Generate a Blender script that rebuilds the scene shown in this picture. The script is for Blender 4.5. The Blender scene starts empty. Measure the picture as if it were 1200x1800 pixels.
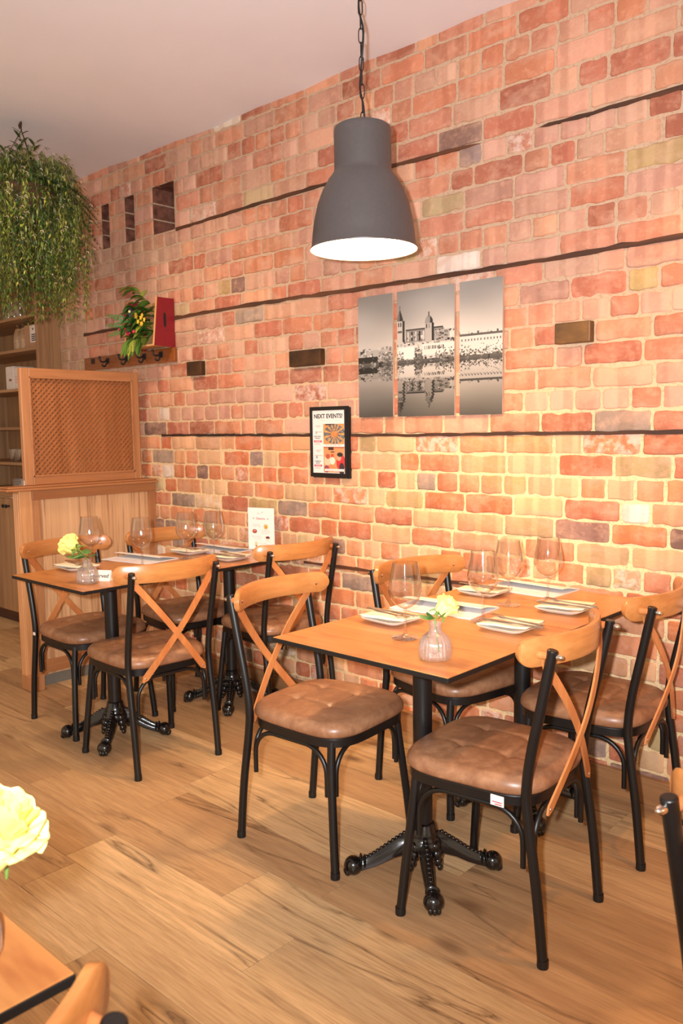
import bpy, bmesh, math, random
import numpy as np
from mathutils import Vector, Matrix
random.seed(7)
rng = np.random.default_rng(7)
PI = math.pi
scene = bpy.context.scene
C = scene.collection

# ------------------------------------------------------------------ camera
CAM = Vector((0.0, -2.959, 1.408))
FW = Vector((-0.67636592, 0.7296349, -0.10080698))
RT = Vector((0.73425876, 0.67872662, -0.01393721))
UP = Vector((-0.0582513, 0.08344506, 0.99480838))
cd = bpy.data.cameras.new('camera'); cam = bpy.data.objects.new('camera', cd); C.objects.link(cam)
cam.matrix_world = Matrix(((RT.x, UP.x, -FW.x, CAM.x), (RT.y, UP.y, -FW.y, CAM.y), (RT.z, UP.z, -FW.z, CAM.z), (0, 0, 0, 1)))
cd.sensor_fit = 'HORIZONTAL'; cd.sensor_width = 15.0; cd.lens = 15.0 * 1465.2 / 1200
cd.clip_start = 0.02
cd.dof.use_dof = True; cd.dof.focus_distance = 2.9; cd.dof.aperture_fstop = 4.5
scene.camera = cam

# ------------------------------------------------------------------ light, exposure
scene.view_settings.view_transform = 'Standard'
scene.view_settings.look = 'None'
scene.view_settings.exposure = 0.0
scene.view_settings.gamma = 1.0
scene.view_settings.use_curve_mapping = False
w = bpy.data.worlds.new('world'); scene.world = w; w.use_nodes = True
bg = w.node_tree.nodes['Background']
bg.inputs[0].default_value = (1.0, 0.75, 0.52, 1); bg.inputs[1].default_value = 1.02

def lamp(name, kind, loc, energy, color, **kw):
    d = bpy.data.lights.new(name, kind); d.energy = energy; d.color = color
    for k, v in kw.items(): setattr(d, k, v)
    o = bpy.data.objects.new(name, d); C.objects.link(o); o.location = loc
    return o
def aim(o, target):
    o.rotation_euler = (Vector(target) - o.location).to_track_quat('-Z', 'Y').to_euler()
# the photographer's flash, a hand's width beside and above the lens
fl = lamp('camera_flash', 'SPOT', CAM - RT * 0.085 + UP * 0.05, 540, (0.94, 0.96, 1.0), shadow_soft_size=0.022, spot_size=math.radians(104), spot_blend=1.0)
aim(fl, CAM + FW * 3 + UP * 0.55 - RT * 0.1)
PENDANT_W, PENDANT_COL = 46, (1.0, 0.70, 0.38)
# ceiling downlight over the next table, right of the picture
s2 = lamp('unseen_spot', 'SPOT', (-0.45, -0.75, 2.9), 80, (1.0, 0.44, 0.05), shadow_soft_size=0.06, spot_size=math.radians(78), spot_blend=0.5)
aim(s2, (-0.80, 0.0, 0.85))

s3 = lamp('unseen_spot', 'SPOT', (-3.5, -1.5, 2.95), 90, (1.0, 0.74, 0.48), shadow_soft_size=0.12, spot_size=math.radians(110), spot_blend=0.8)  # added spot with no fixture, brightens the dim left tables and wall
aim(s3, (-3.9, -0.35, 0.9))

# ------------------------------------------------------------------ node materials
def srgb(r, g, b):
    f = lambda c: (c / 12.92 if c <= 0.04045 else ((c + 0.055) / 1.055) ** 2.4)
    return (f(r / 255), f(g / 255), f(b / 255), 1)
def new_mat(name):
    m = bpy.data.materials.new(name); m.use_nodes = True
    nt = m.node_tree; b = nt.nodes['Principled BSDF']
    return m, nt, b
def N(nt, typ, **kw):
    n = nt.nodes.new(typ)
    for k, v in kw.items():
        if k.startswith('i_'): n.inputs[k[2:].replace('_', ' ')].default_value = v
        else: setattr(n, k, v)
    return n
def L(nt, a, b): nt.links.new(a, b)
def ramp(nt, fac, stops):
    r = N(nt, 'ShaderNodeValToRGB'); e = r.color_ramp.elements
    while len(e) < len(stops): e.new(0.5)
    for el, (p, c) in zip(e, stops): el.position = p; el.color = c
    L(nt, fac, r.inputs['Fac']); return r.outputs['Color']
def mixc(nt, fac, a, b, mode='MIX'):
    n = N(nt, 'ShaderNodeMix', data_type='RGBA', blend_type=mode)
    if isinstance(fac, (int, float)): n.inputs[0].default_value = fac
    else: L(nt, fac, n.inputs[0])
    for i, v in ((6, a), (7, b)):
        if isinstance(v, tuple): n.inputs[i].default_value = v
        else: L(nt, v, n.inputs[i])
    return n.outputs[2]
def objco(nt, scale=(1, 1, 1), loc=(0, 0, 0)):
    t = N(nt, 'ShaderNodeTexCoord'); mp = N(nt, 'ShaderNodeMapping')
    mp.inputs['Scale'].default_value = scale; mp.inputs['Location'].default_value = loc
    L(nt, t.outputs['Object'], mp.inputs['Vector']); return mp.outputs['Vector']
def noise(nt, vec, scale, detail=4, rough=0.55, dist=0.0):
    n = N(nt, 'ShaderNodeTexNoise'); n.inputs['Scale'].default_value = scale; n.inputs['Detail'].default_value = detail
    n.inputs['Roughness'].default_value = rough; n.inputs['Distortion'].default_value = dist
    L(nt, vec, n.inputs['Vector']); return n.outputs['Fac']
def bump(nt, b, h, strength=0.3, dist=0.01):
    n = N(nt, 'ShaderNodeBump'); n.inputs['Strength'].default_value = strength; n.inputs['Distance'].default_value = dist
    L(nt, h, n.inputs['Height']); L(nt, n.outputs['Normal'], b.inputs['Normal'])
def plain(name, col, rough=0.5, metal=0.0, var=0.06, scale=30, coat=0.0, bumps=0.0, spec=0.5):
    m, nt, b = new_mat(name)
    nz = noise(nt, objco(nt), scale, 3)
    lo = tuple(max(0, c * (1 - var)) for c in col[:3]) + (1,); hi = tuple(min(1, c * (1 + var)) for c in col[:3]) + (1,)
    L(nt, ramp(nt, nz, [(0.3, lo), (0.7, hi)]), b.inputs['Base Color'])
    b.inputs['Roughness'].default_value = rough; b.inputs['Metallic'].default_value = metal
    b.inputs['Coat Weight'].default_value = coat; b.inputs['Specular IOR Level'].default_value = spec
    if bumps: bump(nt, b, nz, bumps, 0.002)
    return m
def wood(name, dark, light, axis='X', fine=60, rough=0.42, coarse=9, streak=0.0, streak_col=None, coat=0.0, stretch=0.06):
    m, nt, b = new_mat(name)
    k = {'X': (stretch, 1, 1), 'Y': (1, stretch, 1), 'Z': (1, 1, stretch)}[axis]
    v = objco(nt, k)
    n1 = noise(nt, v, coarse, 5, 0.6, 0.6); n2 = noise(nt, v, fine, 4, 0.6)
    base = ramp(nt, n1, [(0.32, dark), (0.68, light)])
    tone = tuple(c * 0.72 for c in dark[:3]) + (1,)
    f2 = ramp(nt, n2, [(0.35, (0.34, 0.34, 0.34, 1)), (0.62, (0, 0, 0, 1))])
    col = mixc(nt, f2, base, tone)
    if streak:
        ks = {'X': (stretch * 2.2, 1, 1), 'Y': (1, stretch * 2.2, 1), 'Z': (1, 1, stretch * 2.2)}[axis]
        n3 = noise(nt, objco(nt, ks, (3.1, 7.7, 1.3)), coarse * 2.4, 3, 0.5, 0.0)
        f3 = ramp(nt, n3, [(0.54, (0, 0, 0, 1)), (0.64, (streak,) * 3 + (1,))])
        col = mixc(nt, f3, col, streak_col or tone)
    L(nt, col, b.inputs['Base Color']); b.inputs['Roughness'].default_value = rough
    b.inputs['Coat Weight'].default_value = coat; b.inputs['Coat Roughness'].default_value = 0.15
    bump(nt, b, n2, 0.12, 0.001)
    return m
def attr_mat(name, rough=0.6, sheen=0.0, trans=0.0, attr='Col', coat=0.0):
    m, nt, b = new_mat(name)
    a = N(nt, 'ShaderNodeAttribute', attribute_name=attr)
    L(nt, a.outputs['Color'], b.inputs['Base Color']); b.inputs['Roughness'].default_value = rough
    b.inputs['Coat Weight'].default_value = coat
    return m
def thin_glass(name, tint=(0.985, 0.99, 0.985, 1), ior=1.5, rough=0.01, boost=1.0):
    m = bpy.data.materials.new(name); m.use_nodes = True; nt = m.node_tree; nt.nodes.clear()
    out = N(nt, 'ShaderNodeOutputMaterial'); tr = N(nt, 'ShaderNodeBsdfTransparent'); gl = N(nt, 'ShaderNodeBsdfGlossy')
    tr.inputs[0].default_value = tint; gl.inputs['Roughness'].default_value = rough
    lw = N(nt, 'ShaderNodeLayerWeight'); lw.inputs['Blend'].default_value = 0.5
    pw = N(nt, 'ShaderNodeMath', operation='POWER'); pw.inputs[1].default_value = 3.0
    mul = N(nt, 'ShaderNodeMath', operation='MULTIPLY_ADD'); mul.inputs[1].default_value = 0.62 * boost; mul.inputs[2].default_value = 0.045 * boost; mul.use_clamp = True
    mx = N(nt, 'ShaderNodeMixShader')
    L(nt, lw.outputs['Facing'], pw.inputs[0]); L(nt, pw.outputs[0], mul.inputs[0]); L(nt, mul.outputs[0], mx.inputs[0]); L(nt, tr.outputs[0], mx.inputs[1]); L(nt, gl.outputs[0], mx.inputs[2])
    L(nt, mx.outputs[0], out.inputs[0]); return m

def brick_mat():
    m, nt, b = new_mat('old_brick')
    a = N(nt, 'ShaderNodeAttribute', attribute_name='Col')
    v = objco(nt)
    # kiln bands across a brick, mottling, specks
    band = noise(nt, objco(nt, (1, 1, 0.06)), 15, 2, 0.4)
    bcol = ramp(nt, band, [(0.46, (0.90, 0.86, 0.84, 1)), (0.54, (1.13, 1.16, 1.16, 1))])
    col = mixc(nt, 0.75, a.outputs['Color'], bcol, 'MULTIPLY')
    mot = noise(nt, v, 28, 6, 0.65)
    col = mixc(nt, ramp(nt, mot, [(0.50, (0, 0, 0, 1)), (0.72, (0.40, 0.40, 0.40, 1))]), col, srgb(232, 178, 146))
    pit = noise(nt, v, 60, 6, 0.75)
    col = mixc(nt, ramp(nt, pit, [(0.25, (0.6, 0.6, 0.6, 1)), (0.33, (0, 0, 0, 1))]), col, srgb(96, 62, 48))
    # limewash / mortar smeared over the face
    sm = noise(nt, objco(nt, (1, 1, 1.8), (5, 2, 1)), 6.5, 5, 0.62, 0.5)
    col = mixc(nt, ramp(nt, sm, [(0.48, (0, 0, 0, 1)), (0.72, (0.62, 0.62, 0.62, 1))]), col, srgb(206, 166, 140))
    ws = noise(nt, objco(nt, (1, 1, 1), (2, 9, 4)), 24, 6, 0.7, 0.4); inv = N(nt, 'ShaderNodeMath', operation='SUBTRACT'); inv.inputs[0].default_value = 1.0; L(nt, a.outputs['Alpha'], inv.inputs[1])
    wf = N(nt, 'ShaderNodeMath', operation='MULTIPLY'); L(nt, ramp(nt, ws, [(0.44, (0, 0, 0, 1)), (0.58, (0.6, 0.6, 0.6, 1))]), wf.inputs[0]); L(nt, inv.outputs[0], wf.inputs[1])
    col = mixc(nt, wf.outputs[0], col, srgb(226, 206, 192))
    wk = N(nt, 'ShaderNodeMath', operation='MULTIPLY'); L(nt, ramp(nt, ws, [(0.30, (0.8, 0.8, 0.8, 1)), (0.36, (0, 0, 0, 1))]), wk.inputs[0]); L(nt, inv.outputs[0], wk.inputs[1])
    col = mixc(nt, wk.outputs[0], col, srgb(92, 70, 60))
    L(nt, col, b.inputs['Base Color']); b.inputs['Roughness'].default_value = 0.85; b.inputs['Specular IOR Level'].default_value = 0.25
    h = N(nt, 'ShaderNodeMath', operation='ADD'); L(nt, mot, h.inputs[0]); L(nt, pit, h.inputs[1])
    bump(nt, b, h.outputs[0], 0.55, 0.006)
    return m
def mortar_mat():
    m, nt, b = new_mat('mortar')
    v = objco(nt)
    t = N(nt, 'ShaderNodeTexCoord'); sp = N(nt, 'ShaderNodeSeparateXYZ'); L(nt, t.outputs['Object'], sp.inputs[0])
    n1 = noise(nt, v, 3.0, 4); n2 = noise(nt, v, 70, 4, 0.7)
    ad = N(nt, 'ShaderNodeMath', operation='MULTIPLY_ADD'); ad.inputs[1].default_value = 0.5; L(nt, n1, ad.inputs[0]); L(nt, sp.outputs['Z'], ad.inputs[2])
    mr = N(nt, 'ShaderNodeMapRange'); mr.inputs['From Min'].default_value = 1.35; mr.inputs['From Max'].default_value = 2.1
    L(nt, ad.outputs[0], mr.inputs['Value'])
    # repointed with creamy sand mortar low down, old grey lime mortar above
    base = mixc(nt, mr.outputs[0], srgb(234, 204, 158), srgb(194, 164, 138))
    col = mixc(nt, ramp(nt, n2, [(0.36, (0.45, 0.45, 0.45, 1)), (0.5, (0, 0, 0, 1))]), base, srgb(150, 116, 88))
    n5 = noise(nt, v, 22, 6, 0.75, 1.0)
    col = mixc(nt, ramp(nt, n5, [(0.27, (0.85, 0.85, 0.85, 1)), (0.33, (0, 0, 0, 1))]), col, srgb(84, 60, 46))
    L(nt, col, b.inputs['Base Color']); b.inputs['Roughness'].default_value = 0.95; b.inputs['Specular IOR Level'].default_value = 0.1
    bump(nt, b, n2, 0.6, 0.005)
    return m
def floor_mat():
    m, nt, b = new_mat('oak_planks')
    a = N(nt, 'ShaderNodeAttribute', attribute_name='Col'); g = N(nt, 'ShaderNodeAttribute', attribute_name='Grain')
    mp = N(nt, 'ShaderNodeMapping'); L(nt, g.outputs['Vector'], mp.inputs['Vector']); mp.inputs['Scale'].default_value = (0.55, 9.0, 1.0)
    mp2 = N(nt, 'ShaderNodeMapping'); L(nt, g.outputs['Vector'], mp2.inputs['Vector']); mp2.inputs['Scale'].default_value = (0.42, 3.6, 1.0)
    n1 = noise(nt, mp.outputs[0], 2.2, 6, 0.62, 0.8); n2 = noise(nt, mp.outputs[0], 14, 5, 0.65)
    n3 = noise(nt, mp2.outputs[0], 1.5, 6, 0.5, 0.7)
    col = mixc(nt, 0.85, a.outputs['Color'], ramp(nt, n1, [(0.3, (0.70, 0.66, 0.62, 1)), (0.7, (1.12, 1.12, 1.10, 1))]), 'MULTIPLY')
    col = mixc(nt, ramp(nt, n2, [(0.36, (0.42, 0.42, 0.42, 1)), (0.58, (0, 0, 0, 1))]), col, srgb(146, 108, 74))
    ab = N(nt, 'ShaderNodeMath', operation='SUBTRACT'); ab.inputs[1].default_value = 0.5; L(nt, n3, ab.inputs[0])
    ab2 = N(nt, 'ShaderNodeMath', operation='ABSOLUTE'); L(nt, ab.outputs[0], ab2.inputs[0])
    msk = noise(nt, mp2.outputs[0], 0.9, 2)
    crack = ramp(nt, ab2.outputs[0], [(0.0, (1, 1, 1, 1)), (0.004, (0.55, 0.55, 0.55, 1)), (0.022, (0, 0, 0, 1))])
    mm = ramp(nt, msk, [(0.45, (0, 0, 0, 1)), (0.57, (0.75, 0.75, 0.75, 1))])
    cf = mixc(nt, 1.0, crack, mm, 'MULTIPLY')
    col = mixc(nt, cf, col, srgb(82, 54, 34))
    # knots
    vo = N(nt, 'ShaderNodeTexVoronoi'); vo.inputs['Scale'].default_value = 1.5
    mp3 = N(nt, 'ShaderNodeMapping'); L(nt, g.outputs['Vector'], mp3.inputs['Vector']); mp3.inputs['Scale'].default_value = (1.0, 2.2, 1.0); L(nt, mp3.outputs[0], vo.inputs['Vector'])
    kn = ramp(nt, vo.outputs['Distance'], [(0.03, (0.85, 0.85, 0.85, 1)), (0.12, (0, 0, 0, 1))])
    col = mixc(nt, kn, col, srgb(92, 58, 36))
    L(nt, col, b.inputs['Base Color']); b.inputs['Roughness'].default_value = 0.42; b.inputs['Specular IOR Level'].default_value = 0.4
    bump(nt, b, n2, 0.10, 0.002)
    return m
def leather_mat():
    m, nt, b = new_mat('tan_leather')
    v = objco(nt); n1 = noise(nt, v, 9, 6, 0.65, 0.4); n2 = noise(nt, v, 45, 4, 0.6)
    col = ramp(nt, n1, [(0.28, srgb(122, 82, 58)), (0.5, srgb(150, 106, 76)), (0.74, srgb(178, 132, 98))])
    col = mixc(nt, ramp(nt, n2, [(0.4, (0.3, 0.3, 0.3, 1)), (0.6, (0, 0, 0, 1))]), col, srgb(112, 70, 44))
    L(nt, col, b.inputs['Base Color']); b.inputs['Roughness'].default_value = 0.36; b.inputs['Specular IOR Level'].default_value = 0.45
    bump(nt, b, n2, 0.08, 0.002); return m
def table_mat():
    m = wood('table_laminate', srgb(186, 118, 62), srgb(210, 146, 84), 'X', 46, 0.30, 7, 0.55, srgb(150, 78, 40), stretch=0.10)
    return m

M = {}
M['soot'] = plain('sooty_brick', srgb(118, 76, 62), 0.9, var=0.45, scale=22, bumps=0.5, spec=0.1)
M['brick'] = brick_mat(); M['mortar'] = mortar_mat(); M['floor'] = floor_mat(); M['leather'] = leather_mat(); M['table'] = table_mat()
M['ceiling'] = plain('ceiling_paint', srgb(232, 230, 234), 0.9, var=0.015, scale=3, spec=0.1)
M['plaster'] = plain('cream_plaster', srgb(226, 208, 186), 0.9, var=0.03, scale=6, spec=0.1)
M['black'] = plain('black_steel', srgb(15, 13, 13), 0.38, 0.0, 0.1)
M['cast'] = plain('black_cast_iron', srgb(16, 14, 14), 0.22, 0.0, 0.2, 60, coat=0.4, bumps=0.15)
M['blackplastic'] = plain('black_plastic', srgb(14, 12, 12), 0.5)
M['chrome'] = plain('chrome', srgb(225, 222, 218), 0.15, 1.0, 0.02)
M['steel'] = plain('cutlery_steel', srgb(205, 200, 195), 0.2, 1.0, 0.03)
M['beech'] = wood('varnished_beech', srgb(180, 112, 58), srgb(204, 138, 78), 'Y', 70, 0.27, 8, coat=0.25)
M['slat'] = wood('beech_slat', srgb(188, 112, 62), srgb(210, 138, 82), 'Z', 80, 0.3, 12, coat=0.2)
M['batten'] = wood('dark_batten', srgb(40, 24, 16), srgb(112, 64, 34), 'X', 50, 0.7, 12)
M['block'] = wood('stained_block', srgb(30, 16, 9), srgb(84, 52, 24), 'X', 30, 0.45, 14, stretch=0.5)
M['brownblock'] = wood('brown_block', srgb(62, 36, 18), srgb(122, 84, 40), 'X', 30, 0.45, 12, stretch=0.5)
M['base'] = wood('baseboard_oak', srgb(150, 104, 66), srgb(184, 134, 88), 'X', 50, 0.5, 8)
M['divwood'] = wood('divider_stain', srgb(164, 108, 68), srgb(194, 138, 92), 'Z', 60, 0.4, 7)
M['postwood'] = wood('divider_post', srgb(190, 130, 82), srgb(214, 158, 106), 'Z', 60, 0.4, 9)
M['divwoodY'] = wood('divider_stain_rail', srgb(160, 102, 62), srgb(190, 132, 86), 'Y', 60, 0.35, 7)
M['panel'] = wood('zebrano_panel', srgb(208, 158, 112), srgb(228, 186, 140), 'Z', 60, 0.45, 24, 0.6, srgb(150, 98, 62), stretch=0.015)
M['lattice'] = wood('lattice_wood', srgb(146, 88, 48), srgb(174, 112, 68), 'Z', 50, 0.35, 10)
M['cab'] = wood('cabinet_oak', srgb(150, 112, 76), srgb(184, 142, 100), 'Z', 40, 0.5, 10, 0.4, srgb(126, 88, 58), stretch=0.03)
M['shelf'] = wood('shelf_oak', srgb(150, 112, 76), srgb(184, 142, 100), 'X', 40, 0.5, 10)
M['coat'] = wood('coat_board', srgb(116, 60, 22), srgb(156, 86, 36), 'X', 40, 0.3, 8, coat=0.3)
M['iron'] = plain('hook_iron', srgb(28, 24, 22), 0.5)
M['white'] = plain('porcelain', srgb(238, 236, 232), 0.12, var=0.01, coat=0.3)
M['paper'] = plain('paper', srgb(240, 234, 226), 0.75, var=0.02)
M['napkin'] = plain('cream_napkin', srgb(240, 222, 190), 0.8, var=0.03, bumps=0.2)
M['paperblue'] = plain('menu_paper', srgb(228, 226, 228), 0.6, var=0.02)
M['label'] = plain('label_paper', srgb(238, 226, 214), 0.7, var=0.02)
M['ink'] = plain('ink_black', srgb(22, 20, 24), 0.7)
M['inkred'] = plain('ink_red', srgb(196, 46, 62), 0.7)
M['inkpink'] = plain('ink_pale', srgb(214, 176, 172), 0.7)
M['inkwhite'] = plain('ink_white', srgb(248, 240, 238), 0.7)
M['frame'] = plain('black_frame', srgb(16, 13, 14), 0.35)
M['shade'] = plain('lamp_grey', srgb(76, 71, 71), 0.42, 0.0, 0.05, 80)
M['shadein'] = plain('lamp_white', srgb(245, 238, 228), 0.6, var=0.01)
M['cable'] = plain('black_cable', srgb(20, 16, 15), 0.5)
M['glass'] = thin_glass('wine_glass_clear', (0.965, 0.955, 0.945, 1), rough=0.03, boost=2.2)
M['stem'] = thin_glass('glass_stem', (0.96, 0.95, 0.95, 1), 1.5, 0.03, 3.0)
M['vase'] = thin_glass('pressed_glass', (0.97, 0.95, 0.94, 1), 1.6, 0.06, 2.6)
nt = M['vase'].node_tree; om = [n for n in nt.nodes if n.type == 'OUTPUT_MATERIAL'][0]; src = om.inputs[0].links[0].from_socket
tl_ = N(nt, 'ShaderNodeBsdfTranslucent'); df = N(nt, 'ShaderNodeBsdfDiffuse'); tl_.inputs[0].default_value = df.inputs[0].default_value = (0.95, 0.9, 0.86, 1)
m1 = N(nt, 'ShaderNodeMixShader'); m1.inputs[0].default_value = 0.5; L(nt, tl_.outputs[0], m1.inputs[1]); L(nt, df.outputs[0], m1.inputs[2])
m2 = N(nt, 'ShaderNodeMixShader'); nzv = noise(nt, objco(nt, (1, 1, .25)), 120, 2); L(nt, ramp(nt, nzv, [(0.4, (0.06, 0.06, 0.06, 1)), (0.62, (0.20, 0.20, 0.20, 1))]), m2.inputs[0]); L(nt, src, m2.inputs[1]); L(nt, m1.outputs[0], m2.inputs[2]); L(nt, m2.outputs[0], om.inputs[0])
M['petal'] = attr_mat('rose_petal', 0.55)
M['leaf'] = attr_mat('leaf', 0.45)
M['print'] = attr_mat('printed_image', 0.35, coat=0.3)
M['board'] = plain('picture_board', srgb(188, 158, 134), 0.5)
M['maroon'] = plain('maroon_paint', srgb(128, 22, 34), 0.4, var=0.08)
M['rawwood'] = wood('raw_pine', srgb(206, 150, 92), srgb(226, 176, 118), 'Z', 50, 0.6, 9)
M['carton'] = plain('white_carton', srgb(214, 204, 196), 0.6, var=0.05)
M['card'] = plain('brown_carton', srgb(166, 126, 94), 0.7, var=0.08)
M['film'] = thin_glass('clear_film', (0.96, 0.94, 0.92, 1), 1.5, 0.08, 2.5)
M['grey'] = plain('grey_tile', srgb(120, 116, 104), 0.5)
M['seed'] = plain('grain_filling', srgb(176, 138, 98), 0.9, var=0.4, scale=120)
M['basket'] = plain('coir_basket', srgb(78, 52, 32), 0.95, var=0.3, bumps=0.5)
m, nt, b = new_mat('lit_bulb'); b.inputs['Base Color'].default_value = (1, .9, .7, 1)
b.inputs['Emission Color'].default_value = (1.0, 0.72, 0.42, 1); b.inputs['Emission Strength'].default_value = 30; M['bulb'] = m

# ------------------------------------------------------------------ mesh builder
class MB:
    def __init__(s): s.v = []; s.f = []; s.mi = []; s.col = []; s.grain = None; s.cur = 0; s.cc = None
    def add(s, vs, fs, mi=None, col=None):
        o = len(s.v); s.v += [tuple(x) for x in vs]
        for q in fs: s.f.append(tuple(i + o for i in q)); s.mi.append(s.cur if mi is None else mi)
        c = col if col is not None else s.cc
        s.col += [c or (1, 1, 1, 1)] * len(vs)
        return s
    def box(s, lo, hi, mat=None, mi=None, col=None):
        x0, y0, z0 = lo; x1, y1, z1 = hi
        vs = [Vector(p) for p in [(x0, y0, z0), (x1, y0, z0), (x1, y1, z0), (x0, y1, z0), (x0, y0, z1), (x1, y0, z1), (x1, y1, z1), (x0, y1, z1)]]
        if mat is not None: vs = [mat @ p for p in vs]
        return s.add(vs, [(0, 3, 2, 1), (4, 5, 6, 7), (0, 1, 5, 4), (1, 2, 6, 5), (2, 3, 7, 6), (3, 0, 4, 7)], mi, col)
    def rings(s, rings, closed=True, cap0=True, cap1=True, mi=None, col=None):
        n = len(rings[0]); vs = [p for r in rings for p in r]; fs = []
        for i in range(len(rings) - 1):
            for j in range(n if closed else n - 1):
                k = (j + 1) % n; fs.append((i * n + j, i * n + k, (i + 1) * n + k, (i + 1) * n + j))
        if cap0: fs.append(tuple(reversed(range(n))))
        if cap1: fs.append(tuple((len(rings) - 1) * n + j for j in range(n)))
        return s.add(vs, fs, mi, col)
    def tube(s, pts, r, seg=10, mi=None, caps=True, col=None):
        pts = [Vector(p) for p in pts]; rr = r if isinstance(r, (list, tuple)) else [r] * len(pts)
        rings = []; nrm = None
        for i, p in enumerate(pts):
            t = (pts[min(i + 1, len(pts) - 1)] - pts[max(i - 1, 0)]).normalized()
            if nrm is None: nrm = t.orthogonal().normalized()
            else:
                nrm = (nrm - t * nrm.dot(t)); nrm = nrm.normalized() if nrm.length > 1e-6 else t.orthogonal().normalized()
            bn = t.cross(nrm)
            rings.append([p + (nrm * math.cos(a) + bn * math.sin(a)) * rr[i] for a in (2 * PI * k / seg for k in range(seg))])
        return s.rings(rings, True, caps, caps, mi, col)
    def lathe(s, prof, seg=32, loc=(0, 0, 0), rot=None, mi=None, cap=False, mod=None, col=None):
        rings = []
        for r, z in prof:
            ring = []
            for k in range(seg):
                a = 2 * PI * k / seg; q = r * (mod(a, z) if mod else 1)
                p = Vector((q * math.cos(a), q * math.sin(a), z))
                if rot is not None: p = rot @ p
                ring.append(p + Vector(loc))
            rings.append(ring)
        return s.rings(rings, True, cap, cap, mi, col)
    def ball(s, c, rad, seg=12, rin=8, mat=None, mi=None, col=None):
        c = Vector(c); rad = rad if isinstance(rad, (tuple, list)) else (rad,) * 3
        rings = []
        for i in range(rin + 1):
            th = PI * (i / rin) * 0.998 + 0.001 * PI
            rg = [Vector((rad[0] * math.sin(th) * math.cos(2 * PI * k / seg), rad[1] * math.sin(th) * math.sin(2 * PI * k / seg), -rad[2] * math.cos(th))) for k in range(seg)]
            if mat is not None: rg = [mat @ p for p in rg]
            rings.append([p + c for p in rg])
        return s.rings(rings, True, True, True, mi, col)
    def prism(s, outline, d0, d1, fn, mi=None, col=None):
        a = [fn(u, v, d0) for u, v in outline]; b2 = [fn(u, v, d1) for u, v in outline]
        return s.rings([a, b2], True, True, True, mi, col)
    def mesh(s, name, mats):
        me = bpy.data.meshes.new(name); me.from_pydata([tuple(p) for p in s.v], [], s.f)
        for m_ in (mats if isinstance(mats, (list, tuple)) else [mats]): me.materials.append(m_)
        me.polygons.foreach_set('material_index', s.mi)
        at = me.color_attributes.new('Col', 'FLOAT_COLOR', 'POINT')
        at.data.foreach_set('color', np.array(s.col, dtype=np.float32).ravel())
        if s.grain is not None:
            g = me.attributes.new('Grain', 'FLOAT_VECTOR', 'POINT'); g.data.foreach_set('vector', np.array(s.grain, dtype=np.float32).ravel())
        return me
    def build(s, name, mats, parent=None, smooth=None, bevel=0.0, bseg=2, recalc=True):
        me = s.mesh(name, mats)
        if recalc:
            bm = bmesh.new(); bm.from_mesh(me); bmesh.ops.recalc_face_normals(bm, faces=bm.faces); bm.to_mesh(me); bm.free()
        if smooth is not None:
            me.polygons.foreach_set('use_smooth', [True] * len(me.polygons)); me.set_sharp_from_angle(angle=math.radians(smooth))
        o = bpy.data.objects.new(name, me); C.objects.link(o)
        if parent is not None: o.parent = parent
        if bevel:
            md = o.modifiers.new('bevel', 'BEVEL'); md.width = bevel; md.segments = bseg; md.limit_method = 'ANGLE'; md.angle_limit = math.radians(40)
        return o
def spline(pts, n=8):
    P = [Vector(p) for p in pts]; out = []
    for i in range(len(P) - 1):
        p0 = P[max(i - 1, 0)]; p1 = P[i]; p2 = P[i + 1]; p3 = P[min(i + 2, len(P) - 1)]
        for k in range(n):
            t = k / n
            out.append(0.5 * ((2 * p1) + (p2 - p0) * t + (2 * p0 - 5 * p1 + 4 * p2 - p3) * t * t + (3 * p1 - p0 - 3 * p2 + p3) * t ** 3))
    out.append(P[-1]); return out
def tag(o, label=None, cat=None, group=None, kind=None):
    if label: o['label'] = label
    if cat: o['category'] = cat
    if group: o['group'] = group
    if kind: o['kind'] = kind
    return o
def empty(name, loc=(0, 0, 0), rz=0.0, label=None, cat=None, group=None):
    o = bpy.data.objects.new(name, None); C.objects.link(o); o.location = loc; o.rotation_euler = (0, 0, rz); o.empty_display_size = 0.1
    return tag(o, label, cat, group)
def copy_tree(o, parent=None):
    c = o.copy(); C.objects.link(c)
    if parent is not None:
        c.parent = parent
    for ch in list(o.children): copy_tree(ch, c)
    return c
def struct(o): o['kind'] = 'structure'; return o
def text_obj(name, body, size, mat, parent, M4, align='CENTER', bold=0.0, shear=0.0, sx=1.0):
    cu = bpy.data.curves.new(name, 'FONT'); cu.body = body; cu.size = size; cu.align_x = align; cu.align_y = 'CENTER'
    cu.extrude = 0.0002; cu.offset = bold; cu.shear = shear
    t = bpy.data.objects.new(name, cu); C.objects.link(t)
    dg = bpy.context.evaluated_depsgraph_get(); me = bpy.data.meshes.new_from_object(t.evaluated_get(dg))
    bpy.data.objects.remove(t); bpy.data.curves.remove(cu)
    me.transform(M4 @ Matrix.Diagonal((sx, 1, 1, 1))); me.materials.clear(); me.materials.append(mat)
    o = bpy.data.objects.new(name, me); C.objects.link(o); o.parent = parent
    return o

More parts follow.
